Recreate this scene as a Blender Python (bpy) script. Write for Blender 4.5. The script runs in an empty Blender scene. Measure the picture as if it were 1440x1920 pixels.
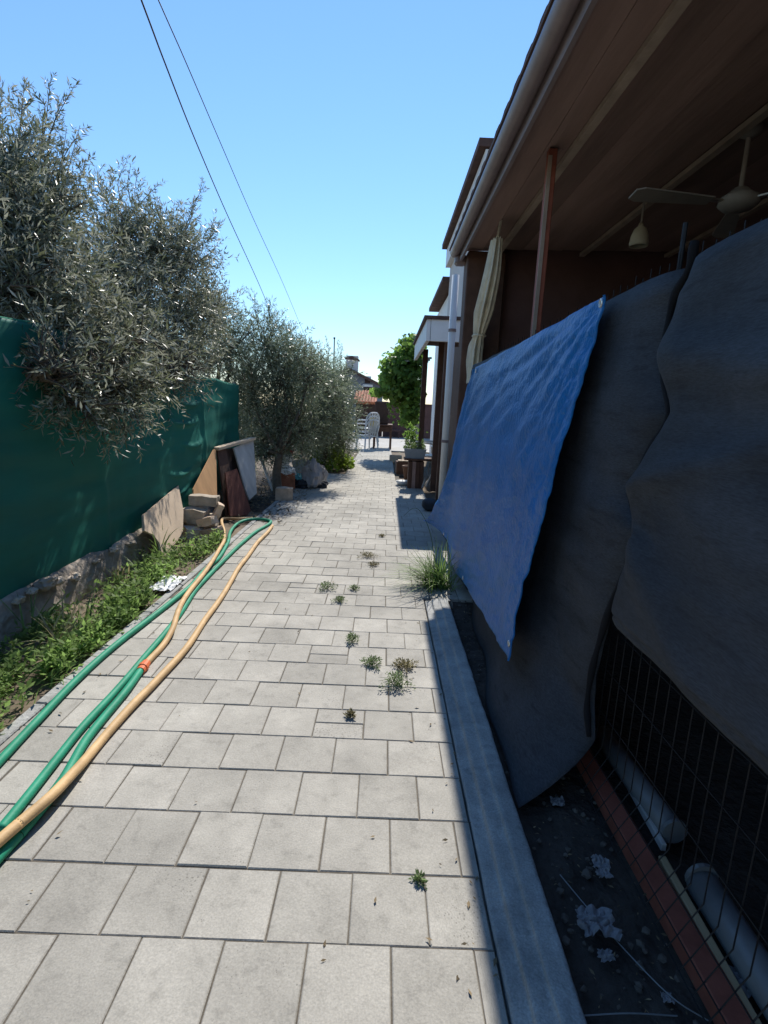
import bpy, bmesh, math, random
import numpy as np
from mathutils import Vector, Matrix, noise
random.seed(7); rng = np.random.default_rng(7)
S = bpy.context.scene
C = S.collection

# ------------------------------------------------------------------ camera
F, CAM_H, ROLL, VP = 980.0, 1.25, 2.5, (722, 766)      # focal length in photo pixels (1440 x 1920)
r_ = math.radians(ROLL); vx, vy = VP[0]-720, VP[1]-960
u_ = vx*math.cos(r_)+vy*math.sin(r_); v_ = -vx*math.sin(r_)+vy*math.cos(r_)
PITCH = math.atan2(-v_, F); YAW = math.atan2(u_, math.hypot(F, v_))
fw = Vector((-math.sin(YAW)*math.cos(PITCH), math.cos(YAW)*math.cos(PITCH), -math.sin(PITCH)))
rt0 = Vector((math.cos(YAW), math.sin(YAW), 0)); up0 = rt0.cross(fw)
RT = rt0*math.cos(r_)+up0*math.sin(r_); UP = up0*math.cos(r_)-rt0*math.sin(r_)
cam = bpy.data.objects.new('camera', bpy.data.cameras.new('camera')); C.objects.link(cam)
mw = Matrix((RT, UP, -fw)).transposed().to_4x4(); mw.translation = Vector((0, 0, CAM_H)); cam.matrix_world = mw
cam.data.sensor_width = 36; cam.data.lens = F/1920*36; cam.data.clip_end = 600; cam.data.clip_start = 0.05
S.camera = cam
CAMP = Vector((0, 0, CAM_H))
def ray(px, py): return fw + RT*((px-720)/F) - UP*((py-960)/F)
def gz(px, py, z=0.0): d = ray(px, py); return CAMP + d*((z-CAM_H)/d.z)      # on the ground
def hx(px, py, X): d = ray(px, py); return CAMP + d*(X/d.x)                   # on a wall along the path
def hy(px, py, Y): d = ray(px, py); return CAMP + d*(Y/d.y)                   # at a distance along the path
def hp(px, py, p0, n): d = ray(px, py); return CAMP + d*((p0-CAMP).dot(n)/d.dot(n))

# ------------------------------------------------------------------ world, sun, exposure
TX, TY = 0.10, 0.92
sdir = Vector((TX, TY, 1)).normalized()
W = bpy.data.worlds.new('World'); S.world = W; W.use_nodes = True
nt = W.node_tree; bg = nt.nodes['Background']
sky = nt.nodes.new('ShaderNodeTexSky'); sky.sky_type = 'NISHITA'; sky.sun_disc = False
sky.sun_elevation = math.asin(sdir.z); sky.sun_rotation = math.atan2(TX, TY)
sky.air_density = 1.5; sky.dust_density = 0.0; sky.ozone_density = 10.0
nt.links.new(sky.outputs[0], bg.inputs[0]); bg.inputs[1].default_value = 0.108
sl = bpy.data.lights.new('sun', 'SUN'); sl.energy = 3.9; sl.angle = math.radians(0.55); sl.color = (1, .95, .87)
sun = bpy.data.objects.new('sun', sl); C.objects.link(sun); sun.rotation_euler = sdir.to_track_quat('Z', 'Y').to_euler()
S.view_settings.view_transform = 'Standard'; S.view_settings.look = 'None'
S.view_settings.exposure = 0.70; S.view_settings.gamma = 1; S.view_settings.use_curve_mapping = False
S.cycles.max_bounces = 6; S.cycles.diffuse_bounces = 4; S.cycles.glossy_bounces = 3; S.cycles.transmission_bounces = 3

# ------------------------------------------------------------------ materials
MATS = {}
def M(name, col, rough=.85, var=.18, scale=6, bump=.15, bscale=60, rnd=0., metal=0., spec=.3, col2=None, trans=0., pits=0., stretch=None, attr=None, back=None, speck=0., stain=0., bdist=.01, mixlo=.4, mixhi=.62):
    if name in MATS: return MATS[name]
    m = bpy.data.materials.new(name); m.use_nodes = True; t = m.node_tree; N = t.nodes; L = t.links
    b = N['Principled BSDF']; out = N['Material Output']
    b.inputs['Roughness'].default_value = rough; b.inputs['Metallic'].default_value = metal; b.inputs['Specular IOR Level'].default_value = spec
    tc = N.new('ShaderNodeTexCoord'); mp = N.new('ShaderNodeMapping'); L.new(tc.outputs['Object'], mp.inputs[0])
    if stretch: mp.inputs['Scale'].default_value = stretch
    oi = N.new('ShaderNodeObjectInfo')
    ad = N.new('ShaderNodeVectorMath'); ad.operation = 'ADD'; sc = N.new('ShaderNodeMath'); sc.operation = 'MULTIPLY'; sc.inputs[1].default_value = 37.
    L.new(oi.outputs['Random'], sc.inputs[0]); L.new(mp.outputs[0], ad.inputs[0]); L.new(sc.outputs[0], ad.inputs[1])
    n1 = N.new('ShaderNodeTexNoise'); n1.inputs['Scale'].default_value = scale; n1.inputs['Detail'].default_value = 7; n1.inputs['Roughness'].default_value = .62
    L.new(ad.outputs[0], n1.inputs['Vector'])
    rp = N.new('ShaderNodeValToRGB'); c = col; c2 = col2 or tuple(x*(1+var) for x in col); c1 = tuple(x*(1-var) for x in col) if not col2 else col
    rp.color_ramp.elements[0].position = mixlo if col2 else .3; rp.color_ramp.elements[1].position = mixhi if col2 else .7
    rp.color_ramp.elements[0].color = (*c1, 1); rp.color_ramp.elements[1].color = (*c2, 1)
    L.new(n1.outputs[0], rp.inputs[0]); cur = rp.outputs[0]
    def mul(cur, fac_out, lo, hi):
        mr = N.new('ShaderNodeMapRange'); mr.inputs[3].default_value = lo; mr.inputs[4].default_value = hi; L.new(fac_out, mr.inputs[0])
        mx = N.new('ShaderNodeVectorMath'); mx.operation = 'SCALE'; L.new(cur, mx.inputs[0]); L.new(mr.outputs[0], mx.inputs['Scale']); return mx.outputs[0]
    if rnd: cur = mul(cur, oi.outputs['Random'], 1-rnd, 1+rnd)
    if attr:
        at = N.new('ShaderNodeAttribute'); at.attribute_name = attr; cur = mul(cur, at.outputs['Fac'], .55, 1.5)
    n2 = N.new('ShaderNodeTexNoise'); n2.inputs['Scale'].default_value = bscale; n2.inputs['Detail'].default_value = 6; L.new(ad.outputs[0], n2.inputs['Vector'])
    hgt = n2.outputs[0]
    if pits:
        vo = N.new('ShaderNodeTexVoronoi'); vo.inputs['Scale'].default_value = 95; L.new(ad.outputs[0], vo.inputs['Vector'])
        n3 = N.new('ShaderNodeTexNoise'); n3.inputs['Scale'].default_value = 3.2; n3.inputs['Detail'].default_value = 2; L.new(ad.outputs[0], n3.inputs['Vector'])
        th = N.new('ShaderNodeMapRange'); th.inputs[1].default_value = .5; th.inputs[2].default_value = .72; th.inputs[3].default_value = 0.; th.inputs[4].default_value = .30; L.new(n3.outputs[0], th.inputs[0])
        lt = N.new('ShaderNodeMath'); lt.operation = 'LESS_THAN'; L.new(vo.outputs['Distance'], lt.inputs[0]); L.new(th.outputs[0], lt.inputs[1])
        cur = mul(cur, lt.outputs[0], 1., 1-pits)
        sb = N.new('ShaderNodeMath'); sb.operation = 'SUBTRACT'; L.new(hgt, sb.inputs[0]); L.new(lt.outputs[0], sb.inputs[1]); hgt = sb.outputs[0]
    if speck:
        n4 = N.new('ShaderNodeTexNoise'); n4.inputs['Scale'].default_value = 210; n4.inputs['Detail'].default_value = 3; L.new(ad.outputs[0], n4.inputs['Vector'])
        m4 = N.new('ShaderNodeMapRange'); m4.inputs[1].default_value = .3; m4.inputs[2].default_value = .7; L.new(n4.outputs[0], m4.inputs[0]); cur = mul(cur, m4.outputs[0], 1-speck, 1+speck*.7)
        n5 = N.new('ShaderNodeTexNoise'); n5.inputs['Scale'].default_value = 26; n5.inputs['Detail'].default_value = 5; L.new(ad.outputs[0], n5.inputs['Vector'])
        m5 = N.new('ShaderNodeMapRange'); m5.inputs[1].default_value = .56; m5.inputs[2].default_value = .74; L.new(n5.outputs[0], m5.inputs[0]); cur = mul(cur, m5.outputs[0], 1., 1-speck*1.3)
    if stain:
        gp = N.new('ShaderNodeNewGeometry'); n6 = N.new('ShaderNodeTexNoise'); n6.inputs['Scale'].default_value = 1.3; n6.inputs['Detail'].default_value = 8; n6.inputs['Roughness'].default_value = .66; L.new(gp.outputs['Position'], n6.inputs['Vector'])
        m6 = N.new('ShaderNodeMapRange'); m6.inputs[1].default_value = .36; m6.inputs[2].default_value = .64; L.new(n6.outputs[0], m6.inputs[0]); cur = mul(cur, m6.outputs[0], 1-stain, 1+stain*.35)
    if back:
        ge = N.new('ShaderNodeNewGeometry'); mb = N.new('ShaderNodeMix'); mb.data_type = 'RGBA'
        L.new(ge.outputs['Backfacing'], mb.inputs[0]); L.new(cur, mb.inputs[6]); mb.inputs[7].default_value = (*back, 1); cur = mb.outputs[2]
    L.new(cur, b.inputs['Base Color'])
    if bump:
        bp = N.new('ShaderNodeBump'); bp.inputs['Strength'].default_value = bump; bp.inputs['Distance'].default_value = bdist; L.new(hgt, bp.inputs['Height']); L.new(bp.outputs[0], b.inputs['Normal'])
    if trans:
        tr = N.new('ShaderNodeBsdfTranslucent'); L.new(cur, tr.inputs[0]); ms = N.new('ShaderNodeMixShader'); ms.inputs[0].default_value = trans
        L.new(b.outputs[0], ms.inputs[1]); L.new(tr.outputs[0], ms.inputs[2]); L.new(ms.outputs[0], out.inputs[0])
    MATS[name] = m; return m

m_paver = M('paver_concrete', (.385, .365, .322), .9, .10, 9, .3, 140, rnd=.10, pits=.30, speck=.15, stain=.24, bdist=.004)
m_bed = M('joint_sand', (.115, .10, .08), .95, .3, 20, .3, 120)
m_kerb = M('kerb_concrete', (.33, .33, .315), .9, .25, 9, .7, 60, speck=.2, bdist=.008)
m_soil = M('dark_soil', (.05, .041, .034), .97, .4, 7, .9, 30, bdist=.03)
m_ground = M('dry_earth', (.16, .125, .09), .97, .35, 2.5, .6, 20, bdist=.02)
m_yard = M('yard_paving', (.38, .36, .325), .9, .15, 2, .2, 30)
m_shadecloth = M('black_shade_cloth', (.044, .049, .058), .78, .35, 3.5, .6, 300, spec=.3, stretch=(1, .25, 1.8), speck=.3, stain=.3, trans=.06, bdist=.003)
m_strap = M('black_edge_binding', (.008, .008, .010), .95, .2, 30, .2, 80)
m_tarp = M('blue_tarpaulin', (.008, .165, .47), .42, .10, 9, .8, 46, stain=.15, spec=.38, trans=.15, bdist=.014)
m_redsteel = M('oxide_red_steel', (.27, .085, .055), .7, .22, 14, .2, 80)
m_wire = M('black_wire', (.02, .02, .022), .55, .2, 20, 0, 50, metal=.3)
m_greypipe = M('grey_pipe', (.17, .18, .185), .42, .12, 12, .1, 60, spec=.5)
m_palewood = M('pale_wood', (.44, .33, .19), .8, .25, 5, .3, 40, stretch=(1, .15, 1))
m_redwood = M('stained_wood', (.27, .18, .155), .75, .3, 4, .3, 40, rnd=.2, stretch=(1, .12, 1))
m_palestrip = M('pale_batten', (.34, .27, .22), .8, .2, 6, .2, 40)
m_wallred = M('maroon_plaster', (.13, .075, .07), .9, .25, 2, .2, 40)
m_plaster = M('pale_plaster', (.55, .54, .53), .9, .1, 3, .2, 40)
m_white = M('white_paint', (.72, .73, .74), .6, .06, 6, .05, 40)
m_pvc = M('white_pvc', (.66, .67, .66), .42, .08, 6, .03, 40, spec=.5)
m_gutter = M('gutter_metal', (.21, .165, .165), .5, .15, 6, .05, 40, spec=.5)
m_rooftile = M('dark_roof_tile', (.10, .06, .05), .85, .3, 6, .3, 40)
m_orangetile = M('terracotta_tile', (.36, .13, .065), .85, .3, 6, .3, 40, rnd=.2)
m_brown = M('brown_paint', (.10, .052, .036), .75, .25, 8, .2, 60)
m_darkbrown = M('dark_brown_wood', (.05, .03, .024), .8, .3, 8, .3, 50)
m_cream = M('cream_cloth', (.66, .63, .52), .9, .15, 10, .3, 60, trans=.15)
m_net = M('green_netting', (.020, .20, .155), .62, .22, 2.2, .35, 260, spec=.35, trans=.35, stretch=(1, .3, 1.5), bdist=.002)
m_wall = M('rough_mortar_wall', (.35, .30, .245), .95, .4, 4, .9, 18, bdist=.03)
m_stone = M('pale_stone', (.47, .40, .32), .93, .28, 8, .8, 25, rnd=.25, bdist=.015)
m_stone2 = M('earth_clod', (.10, .085, .07), .95, .4, 30, .4, 60)
m_brickc = M('sandy_brick', (.48, .37, .28), .93, .22, 12, .5, 60, rnd=.22, bdist=.006)
m_board = M('pale_board', (.56, .44, .32), .75, .15, 5, .15, 60, spec=.4)
m_ply = M('plywood', (.47, .27, .13), .8, .25, 5, .2, 50, stretch=(1, 1, .2))
m_greyboard = M('weathered_grey_board', (.44, .43, .41), .85, .28, 6, .3, 30, stretch=(1, 1, .15))
m_redboard = M('red_brown_board', (.14, .05, .036), .8, .3, 6, .3, 40)
m_hoseg = M('green_hose', (.018, .25, .145), .6, .2, 9, .1, 90, spec=.3)
m_hoseb = M('beige_hose', (.54, .36, .18), .62, .22, 9, .1, 90, spec=.3)
m_orange = M('orange_plastic', (.65, .16, .06), .5, .2, 30, .1, 60)
m_olive = M('olive_leaf', (.135, .15, .083), .38, .3, 3, 0, 10, spec=.5, attr='tint', back=(.34, .35, .27), trans=.34)
m_olive2 = M('olive_leaf_greener', (.112, .148, .082), .38, .3, 3, 0, 10, spec=.5, attr='tint', back=(.29, .33, .23), trans=.36)
m_bark = M('olive_bark', (.12, .095, .07), .95, .35, 14, .9, 40, bdist=.02)
m_grass = M('verge_green', (.19, .29, .085), .6, .35, 2, 0, 10, attr='tint', trans=.6)
m_drygrass = M('dry_grass', (.34, .30, .16), .8, .3, 4, 0, 10, attr='tint', trans=.3)
m_weed = M('weed_green', (.14, .20, .075), .65, .3, 6, 0, 10, attr='tint', trans=.3)
m_weedbrown = M('weed_browned', (.23, .20, .10), .7, .3, 6, 0, 10, attr='tint', trans=.2)
m_sedge = M('sedge_green', (.14, .22, .06), .5, .3, 4, 0, 10, attr='tint', trans=.35, spec=.45)
m_vine = M('vine_leaf', (.16, .27, .055), .5, .3, 2, 0, 10, attr='tint', trans=.55)
m_bush = M('bush_leaf', (.21, .30, .045), .55, .3, 2, 0, 10, attr='tint', trans=.5)
m_plasticw = M('white_plastic_shaded', (.55, .57, .585), .4, .06, 5, .03, 20, spec=.5)  # greyed below true white: the chairs' shade is put into this colour
m_bagw = M('white_bag', (.82, .83, .84), .55, .08, 8, .4, 14, spec=.4, trans=.15, bdist=.02)
m_bagg = M('grey_sack', (.30, .29, .30), .75, .2, 8, .5, 14, bdist=.02)
m_bluegrey = M('blue_grey_sheet', (.20, .25, .29), .6, .15, 6, .2, 30)
m_cardboard = M('rust_cardboard', (.30, .105, .055), .85, .35, 10, .3, 40)
m_redcloth = M('red_cloth', (.42, .075, .07), .8, .2, 8, .3, 30)
m_darkcloth = M('dark_bundle', (.035, .04, .05), .85, .3, 8, .4, 20)
m_cyan = M('cyan_plastic', (.10, .36, .40), .5, .2, 8, .2, 30)
m_yellow = M('yellow_cushion', (.72, .58, .20), .8, .1, 8, .1, 30)
m_trough = M('grey_trough', (.26, .29, .32), .7, .15, 8, .2, 40)
m_bwall = M('far_brown_wall', (.09, .05, .045), .9, .25, 2, .3, 20, rnd=.15)
m_slate = M('far_house_wall', (.19, .21, .25), .9, .15, 2, .2, 20)
m_litter = M('paper_litter', (.20, .195, .20), .8, .15, 20, .3, 30)
m_cable = M('cable_black', (.012, .012, .014), .6, .1, 10, 0, 10)
m_brass = M('eyelet_metal', (.62, .60, .55), .35, .1, 20, 0, 10, metal=.9)
m_fan = M('fan_enamel', (.27, .245, .225), .55, .12, 10, .05, 30)
m_glasslamp = M('lamp_glass_shade', (.50, .46, .36), .45, .12, 10, .05, 30)
m_leaflitter = M('leaf_litter', (.16, .12, .07), .9, .4, 4, 0, 10, attr='tint')

# ------------------------------------------------------------------ mesh helpers
class MB:
    def __init__(s): s.v = []; s.f = []
    def add(s, vs, fs):
        o = len(s.v); s.v += [tuple(v) for v in vs]; s.f += [tuple(i+o for i in f) for f in fs]; return s
    def box(s, c, d, rot=None, bev=0.0):
        c = Vector(c); hx_, hy_, hz_ = d[0]/2, d[1]/2, d[2]/2; R = rot or Matrix.Identity(3)
        if not bev:
            vs = [c+R@Vector((x*hx_, y*hy_, z*hz_)) for z in (-1, 1) for y in (-1, 1) for x in (-1, 1)]
            return s.add(vs, [(0,2,3,1), (4,5,7,6), (0,1,5,4), (1,3,7,5), (3,2,6,7), (2,0,4,6)])
        bm = bmesh.new(); bmesh.ops.create_cube(bm, size=1)
        for v in bm.verts: v.co = Vector((v.co.x*d[0], v.co.y*d[1], v.co.z*d[2]))
        bmesh.ops.bevel(bm, geom=bm.edges[:], offset=bev, segments=1, affect='EDGES', profile=.5)
        vs = [c+R@v.co for v in bm.verts]; bm.verts.index_update(); fs = [[v.index for v in f.verts] for f in bm.faces]; bm.free()
        return s.add(vs, fs)
    def beam(s, a, b, w, t, up=(0,0,1), bev=0.0):
        a = Vector(a); b = Vector(b); y = (b-a).normalized(); u = Vector(up); x = y.cross(u)
        if x.length < 1e-4: x = y.cross(Vector((1,0,0)))
        x.normalize(); z = x.cross(y); R = Matrix((x, y, z)).transposed()
        return s.box((a+b)/2, (w, (b-a).length, t), R, bev)
    def tube(s, pts, rad, n=8, cap=True):
        pts = [Vector(p) for p in pts]; k = len(pts); rad = rad if hasattr(rad, '__len__') else [rad]*k
        vs = []; t0 = (pts[1]-pts[0]).normalized(); a = t0.orthogonal().normalized()
        for i, p in enumerate(pts):
            t = (pts[min(i+1, k-1)]-pts[max(i-1, 0)]).normalized(); a = (a-t*a.dot(t)); a = a.normalized() if a.length > 1e-6 else t.orthogonal().normalized(); b = t.cross(a)
            for j in range(n):
                q = 2*math.pi*j/n; vs.append(p+(a*math.cos(q)+b*math.sin(q))*rad[i])
        fs = [(i*n+j, i*n+(j+1) % n, (i+1)*n+(j+1) % n, (i+1)*n+j) for i in range(k-1) for j in range(n)]
        if cap: fs += [tuple(range(n-1, -1, -1)), tuple((k-1)*n+j for j in range(n))]
        return s.add(vs, fs)
    def lathe(s, prof, c=(0,0,0), n=16):
        c = Vector(c); vs = [c+Vector((r*math.cos(2*math.pi*j/n), r*math.sin(2*math.pi*j/n), z)) for r, z in prof for j in range(n)]
        fs = [(i*n+j, i*n+(j+1) % n, (i+1)*n+(j+1) % n, (i+1)*n+j) for i in range(len(prof)-1) for j in range(n)]
        return s.add(vs, fs)
    def grid(s, fn, nu, nv):
        vs = [fn(i/(nu-1), j/(nv-1)) for j in range(nv) for i in range(nu)]
        return s.add(vs, [(j*nu+i, j*nu+i+1, (j+1)*nu+i+1, (j+1)*nu+i) for j in range(nv-1) for i in range(nu-1)])
    def prism(s, poly, n, t):
        n = Vector(n).normalized(); k = len(poly); f = [Vector(p) for p in poly]; b = [p-n*t for p in f]
        return s.add(f+b, [tuple(range(k)), tuple(range(2*k-1, k-1, -1))]+[(i, i+k, (i+1) % k+k, (i+1) % k) for i in range(k)])
    def blob(s, c, r, amp=.25, fr=2., sub=3, flat=None, seed=0.):
        bm = bmesh.new(); bmesh.ops.create_icosphere(bm, subdivisions=sub, radius=1); c = Vector(c)
        vs = []
        for v in bm.verts:
            d = 1+amp*noise.noise(v.co*fr+Vector((seed, seed*1.7, 0)))+amp*.5*noise.noise(v.co*fr*2.7+Vector((seed*3, 0, 5)))
            p = Vector((v.co.x*r[0]*d, v.co.y*r[1]*d, v.co.z*r[2]*d))
            if flat is not None: p.z = max(p.z, -r[2]*flat)
            vs.append(c+p)
        bm.verts.index_update(); fs = [[v.index for v in f.verts] for f in bm.faces]; bm.free(); return s.add(vs, fs)
    def build(s, name, mat, parent=None, smooth=False, solid=0.0, sub=0):
        me = bpy.data.meshes.new(name); me.from_pydata(s.v, [], s.f); me.update()
        if smooth: me.polygons.foreach_set('use_smooth', [True]*len(me.polygons))
        me.materials.append(mat); o = bpy.data.objects.new(name, me); C.objects.link(o)
        bm = bmesh.new(); bm.from_mesh(me); bmesh.ops.recalc_face_normals(bm, faces=bm.faces[:]); bm.to_mesh(me); bm.free()
        if solid:
            q = o.modifiers.new('thickness', 'SOLIDIFY'); q.thickness = solid; q.offset = 0
        if sub:
            q = o.modifiers.new('subdiv', 'SUBSURF'); q.levels = q.render_levels = sub
        if parent: put(o, parent)
        return o
def put(o, parent):
    o.parent = parent; o.matrix_parent_inverse = Matrix.Translation(parent.location).inverted() if parent.location.length else Matrix.Identity(4)
def tag(o, label, cat, group=None, kind=None):
    if label: o['label'] = label
    if cat: o['category'] = cat
    if group: o['group'] = group
    if kind: o['kind'] = kind
    return o
def struct(o): o['kind'] = 'structure'; return o
def thing(name, label, cat, loc=(0,0,0), group=None):
    o = bpy.data.objects.new(name, None); C.objects.link(o); o.location = loc; o.empty_display_size = .1; return tag(o, label, cat, group)
def part(mb, name, mat, parent, **k): return mb.build(name, mat, parent, **k)
def smoothpath(pts, n=8):
    P = [Vector(p) for p in pts]; P = [P[0]*2-P[1]]+P+[P[-1]*2-P[-2]]; out = []
    for i in range(1, len(P)-2):
        for k in range(n):
            t = k/n; a, b, c, d = P[i-1:i+3]
            out.append(.5*((2*b)+(c-a)*t+(2*a-5*b+4*c-d)*t*t+(3*b-a-3*c+d)*t**3))
    out.append(P[-2]); return out
def fast_mesh(name, V, faces_n, mat, parent=None, tint=None):
    """V (N, k, 3): N polygons of k own vertices each"""
    N, k, _ = V.shape; me = bpy.data.meshes.new(name); me.vertices.add(N*k); me.vertices.foreach_set('co', V.reshape(-1).astype(np.float32))
    me.loops.add(N*k); me.loops.foreach_set('vertex_index', np.arange(N*k, dtype=np.int32))
    me.polygons.add(N); me.polygons.foreach_set('loop_start', np.arange(0, N*k, k, dtype=np.int32)); me.update(calc_edges=True)
    a = me.attributes.new('tint', 'FLOAT', 'FACE'); a.data.foreach_set('value', (tint if tint is not None else rng.random(N)).astype(np.float32))
    me.materials.append(mat); o = bpy.data.objects.new(name, me); C.objects.link(o)
    if parent: put(o, parent)
    return o
def nrm(a): return a/np.maximum(np.linalg.norm(a, axis=-1, keepdims=True), 1e-9)
def leaves(b, a, n, l, w):
    """diamond leaves: base b, axis a, normal hint n, length l, width w"""
    a = nrm(a); s_ = nrm(np.cross(a, n)); nn = np.cross(s_, a); l = l[:, None]; w = w[:, None]
    return np.stack([b, b+a*l*.42+s_*w*.5+nn*l*.03, b+a*l, b+a*l*.42-s_*w*.5+nn*l*.03], 1)
def blades(b, d, L, w, droop, seg=3):
    """grass blades as strips of quads: base b, direction d, drooping"""
    d = nrm(d); up = np.array([0, 0, 1.]); side = np.cross(d, up); bad = np.linalg.norm(side, axis=1) < 1e-3; side[bad] = (1, 0, 0); side = nrm(side)
    ang = rng.random(len(b))*math.pi; out = nrm(np.stack([np.cos(ang), np.sin(ang), 0*ang], 1)); side = nrm(side+.7*out)
    hor = d.copy(); hor[:, 2] = 0
    def pt(t): return b+d*(L*t)[:, None]+(hor*.6+np.array([0, 0, -1.]))*(droop*L*t*t)[:, None]
    Q = []
    for k in range(seg):
        t0, t1 = k/seg, (k+1)/seg; z = np.ones(len(b)); w0 = w*(1-t0**2)*.5; w1 = w*(1-t1**2)*.5+.0004
        p0, p1 = pt(z*t0), pt(z*t1)
        Q.append(np.stack([p0-side*w0[:, None], p0+side*w0[:, None], p1+side*w1[:, None], p1-side*w1[:, None]], 1))
    return np.concatenate(Q)
def rdir(n): return nrm(rng.normal(size=(n, 3)))

# ================================================================== SETTING
g = MB(); g.grid(lambda u, v: (-150+300*u, -60+360*v, -.045), 30, 36); struct(g.build('ground', m_ground))
def bed(x0, x1, y0, y1, z): return [(x0, y0, z), (x1, y0, z), (x1, y1, z), (x0, y1, z)]
XL, XR, XW = -1.335, .315, .66
Y_K = 3.42                                         # where the right-hand kerb ends
pb = MB()
for a in ((XL, XR, -.6, 9.9), (XR, XW, Y_K, 9.3), (-.72, .24, 9.9, 16)): pb.add(bed(*a, -.0045), [(0,1,2,3)])
pavement = struct(pb.build('pavement', m_bed))
yd = MB(); yd.box((1.0, 27, -.022), (9, 22, .04)); struct(yd.build('yard', m_yard))
# pavers in running bond
T = .1965
tile = MB()
def tile_mesh(sx, sy, ch=.0026, h=.05):
    x, y = sx/2, sy/2; b = MB()
    b.add([(-x,-y,-h),(x,-y,-h),(x,y,-h),(-x,y,-h),(-x,-y,-ch),(x,-y,-ch),(x,y,-ch),(-x,y,-ch),(-x+ch,-y+ch,0),(x-ch,-y+ch,0),(x-ch,y-ch,0),(-x+ch,y-ch,0)],
          [(0,1,5,4),(1,2,6,5),(2,3,7,6),(3,0,4,7),(4,5,9,8),(5,6,10,9),(6,7,11,10),(7,4,8,11),(8,9,10,11)]); return b
GAP = .0036
def mk(name, b):
    me = bpy.data.meshes.new(name); me.from_pydata(b.v, [], b.f); me.update(); me.materials.append(m_paver); return me
full = mk('paver', tile_mesh(T-GAP, T-GAP)); half = mk('half_paver', tile_mesh(T-GAP, T/2-GAP))
p0 = gz(727, 1773); Y0, X0 = p0.y, p0.x
cells = []
rowi = 0
k0 = int((-.5-Y0)/T)-1
for k in range(k0, 80):
    yc = Y0+(k+.5)*T
    if yc > 15.9: break
    if yc < 9.85: xl, xr = XL, (XR if yc < Y_K+.05 else XW) if yc < 9.2 else .24
    else: xl, xr = -.70, .24
    if isinstance(xr, tuple): xr = xr[0]
    off = 0 if k % 2 else T/2                       # the row just in front of Y0 (k=-1) has a joint at X0
    off += random.uniform(-.006, .006)+.02*noise.noise(Vector((0, yc*.35, 3)))
    x = X0+off-math.ceil((X0+off-xl)/T)*T
    while x < xr-.012:
        a, b = max(x, xl), min(x+T, xr)
        if b-a > .02: cells.append(((a+b)/2, yc, b-a, k))
        x += T
def visible(c):
    d = Vector((c[0], c[1], 0))-CAMP; z = d.dot(fw)
    if z < .1: return False
    px, py = 720+F*d.dot(RT)/z, 960-F*d.dot(UP)/z
    return -60 < px < 1500 and py < 2010
vis = sorted([c for c in cells if visible(c)], key=lambda c: c[1]); rest = [c for c in cells if not visible(c)]
near, far = vis[:285], vis[285:]+rest
split = {(round((gz(*q).x-.0)/T), round((gz(*q).y)/T)) for q in ((575, 1312), (630, 1205), (615, 1060), (560, 1100))}
for cx, cy, w, k in near:
    parts_ = [(cy, full)]
    if (round(cx/T), round(cy/T)) in split and w > T*.9: parts_ = [(cy-T/4, half), (cy+T/4, half)]
    for yy, me in parts_:
        o = bpy.data.objects.new('paver', me); C.objects.link(o); o.parent = pavement
        o.location = (cx+random.uniform(-.0012, .0012), yy+random.uniform(-.0012, .0012), random.uniform(-.0022, .0012))
        o.rotation_euler = (random.uniform(-.006, .006), random.uniform(-.006, .006), random.uniform(-.005, .005))
        o.scale = (max(.05, (w-GAP)/(T-GAP)), 1, 1)
fb = MB(); base_t = tile_mesh(T-GAP, T-GAP)
for cx, cy, w, k in far:
    sx = max(.05, (w-GAP)/(T-GAP)); dz = random.uniform(-.002, .001)
    fb.add([(cx+v[0]*sx, cy+v[1], v[2]+dz+.0005) for v in base_t.v], base_t.f)
o = fb.build('far_paver_field', m_paver, pavement); o['kind'] = 'stuff'
# kerb on the right: low haunch and raised strip, cast in place
kp = [(XR+.004, -.05), (XR+.006, .004), (XR+.045, .008), (XR+.050, .022), (XR+.095, .026), (XR+.098, .034), (XR+.150, .034), (XR+.156, .022), (XR+.160, -.09)]
def kfn(u, v):
    i = u*(len(kp)-1); j = min(int(i), len(kp)-2); t = i-j; x = kp[j][0]*(1-t)+kp[j+1][0]*t; z = kp[j][1]*(1-t)+kp[j+1][1]*t; y = -.6+(Y_K+.5)*v
    w = noise.noise(Vector((x*9, y*5, 1)))*.003+noise.noise(Vector((x*30, y*22, 4)))*.0022
    if v > .999: x += .03*u; y -= .10*u
    return (x+w*.6, y, z+w)
b = MB(); b.grid(kfn, 41, 260); struct(b.build('kerb_right', m_kerb, smooth=True))
# thin edging stones on the left
le = struct(bpy.data.objects.new('kerb_left', None)); C.objects.link(le)
y = -.5
while y < 9.8:
    b = MB(); b.box((XL-.027, y+.245, -.020), (.048, .484, .05), Matrix.Rotation(random.uniform(-.006, .006), 3, 'Z'), .005); b.build('edging_stone', m_kerb, le); y += .49
# soil on both sides
def soil(x0, x1, y0, y1, z, amp, nu, nv, name, mat, sd):
    b = MB()
    def fn(u, v):
        x, y = x0+(x1-x0)*u, y0+(y1-y0)*v; e = min(1, 6*min(u, 1-u)+.3)
        return (x, y, z+amp*(noise.noise(Vector((x*5, y*5, sd)))+.5*noise.noise(Vector((x*14, y*14, sd+3))))*e)
    b.grid(fn, nu, nv); return struct(b.build(name, mat, smooth=True))
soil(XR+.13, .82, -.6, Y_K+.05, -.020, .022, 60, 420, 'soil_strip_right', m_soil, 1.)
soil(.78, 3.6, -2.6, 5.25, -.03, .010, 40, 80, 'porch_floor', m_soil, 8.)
soil(-2.0, XL-.045, -.6, 6.2, -.020, .022, 24, 160, 'verge_soil', m_ground, 5.)
soil(-3.4, XL-.04, 6.1, 9.95, -.022, .012, 40, 80, 'litter_ground', m_soil, 9.)

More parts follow.
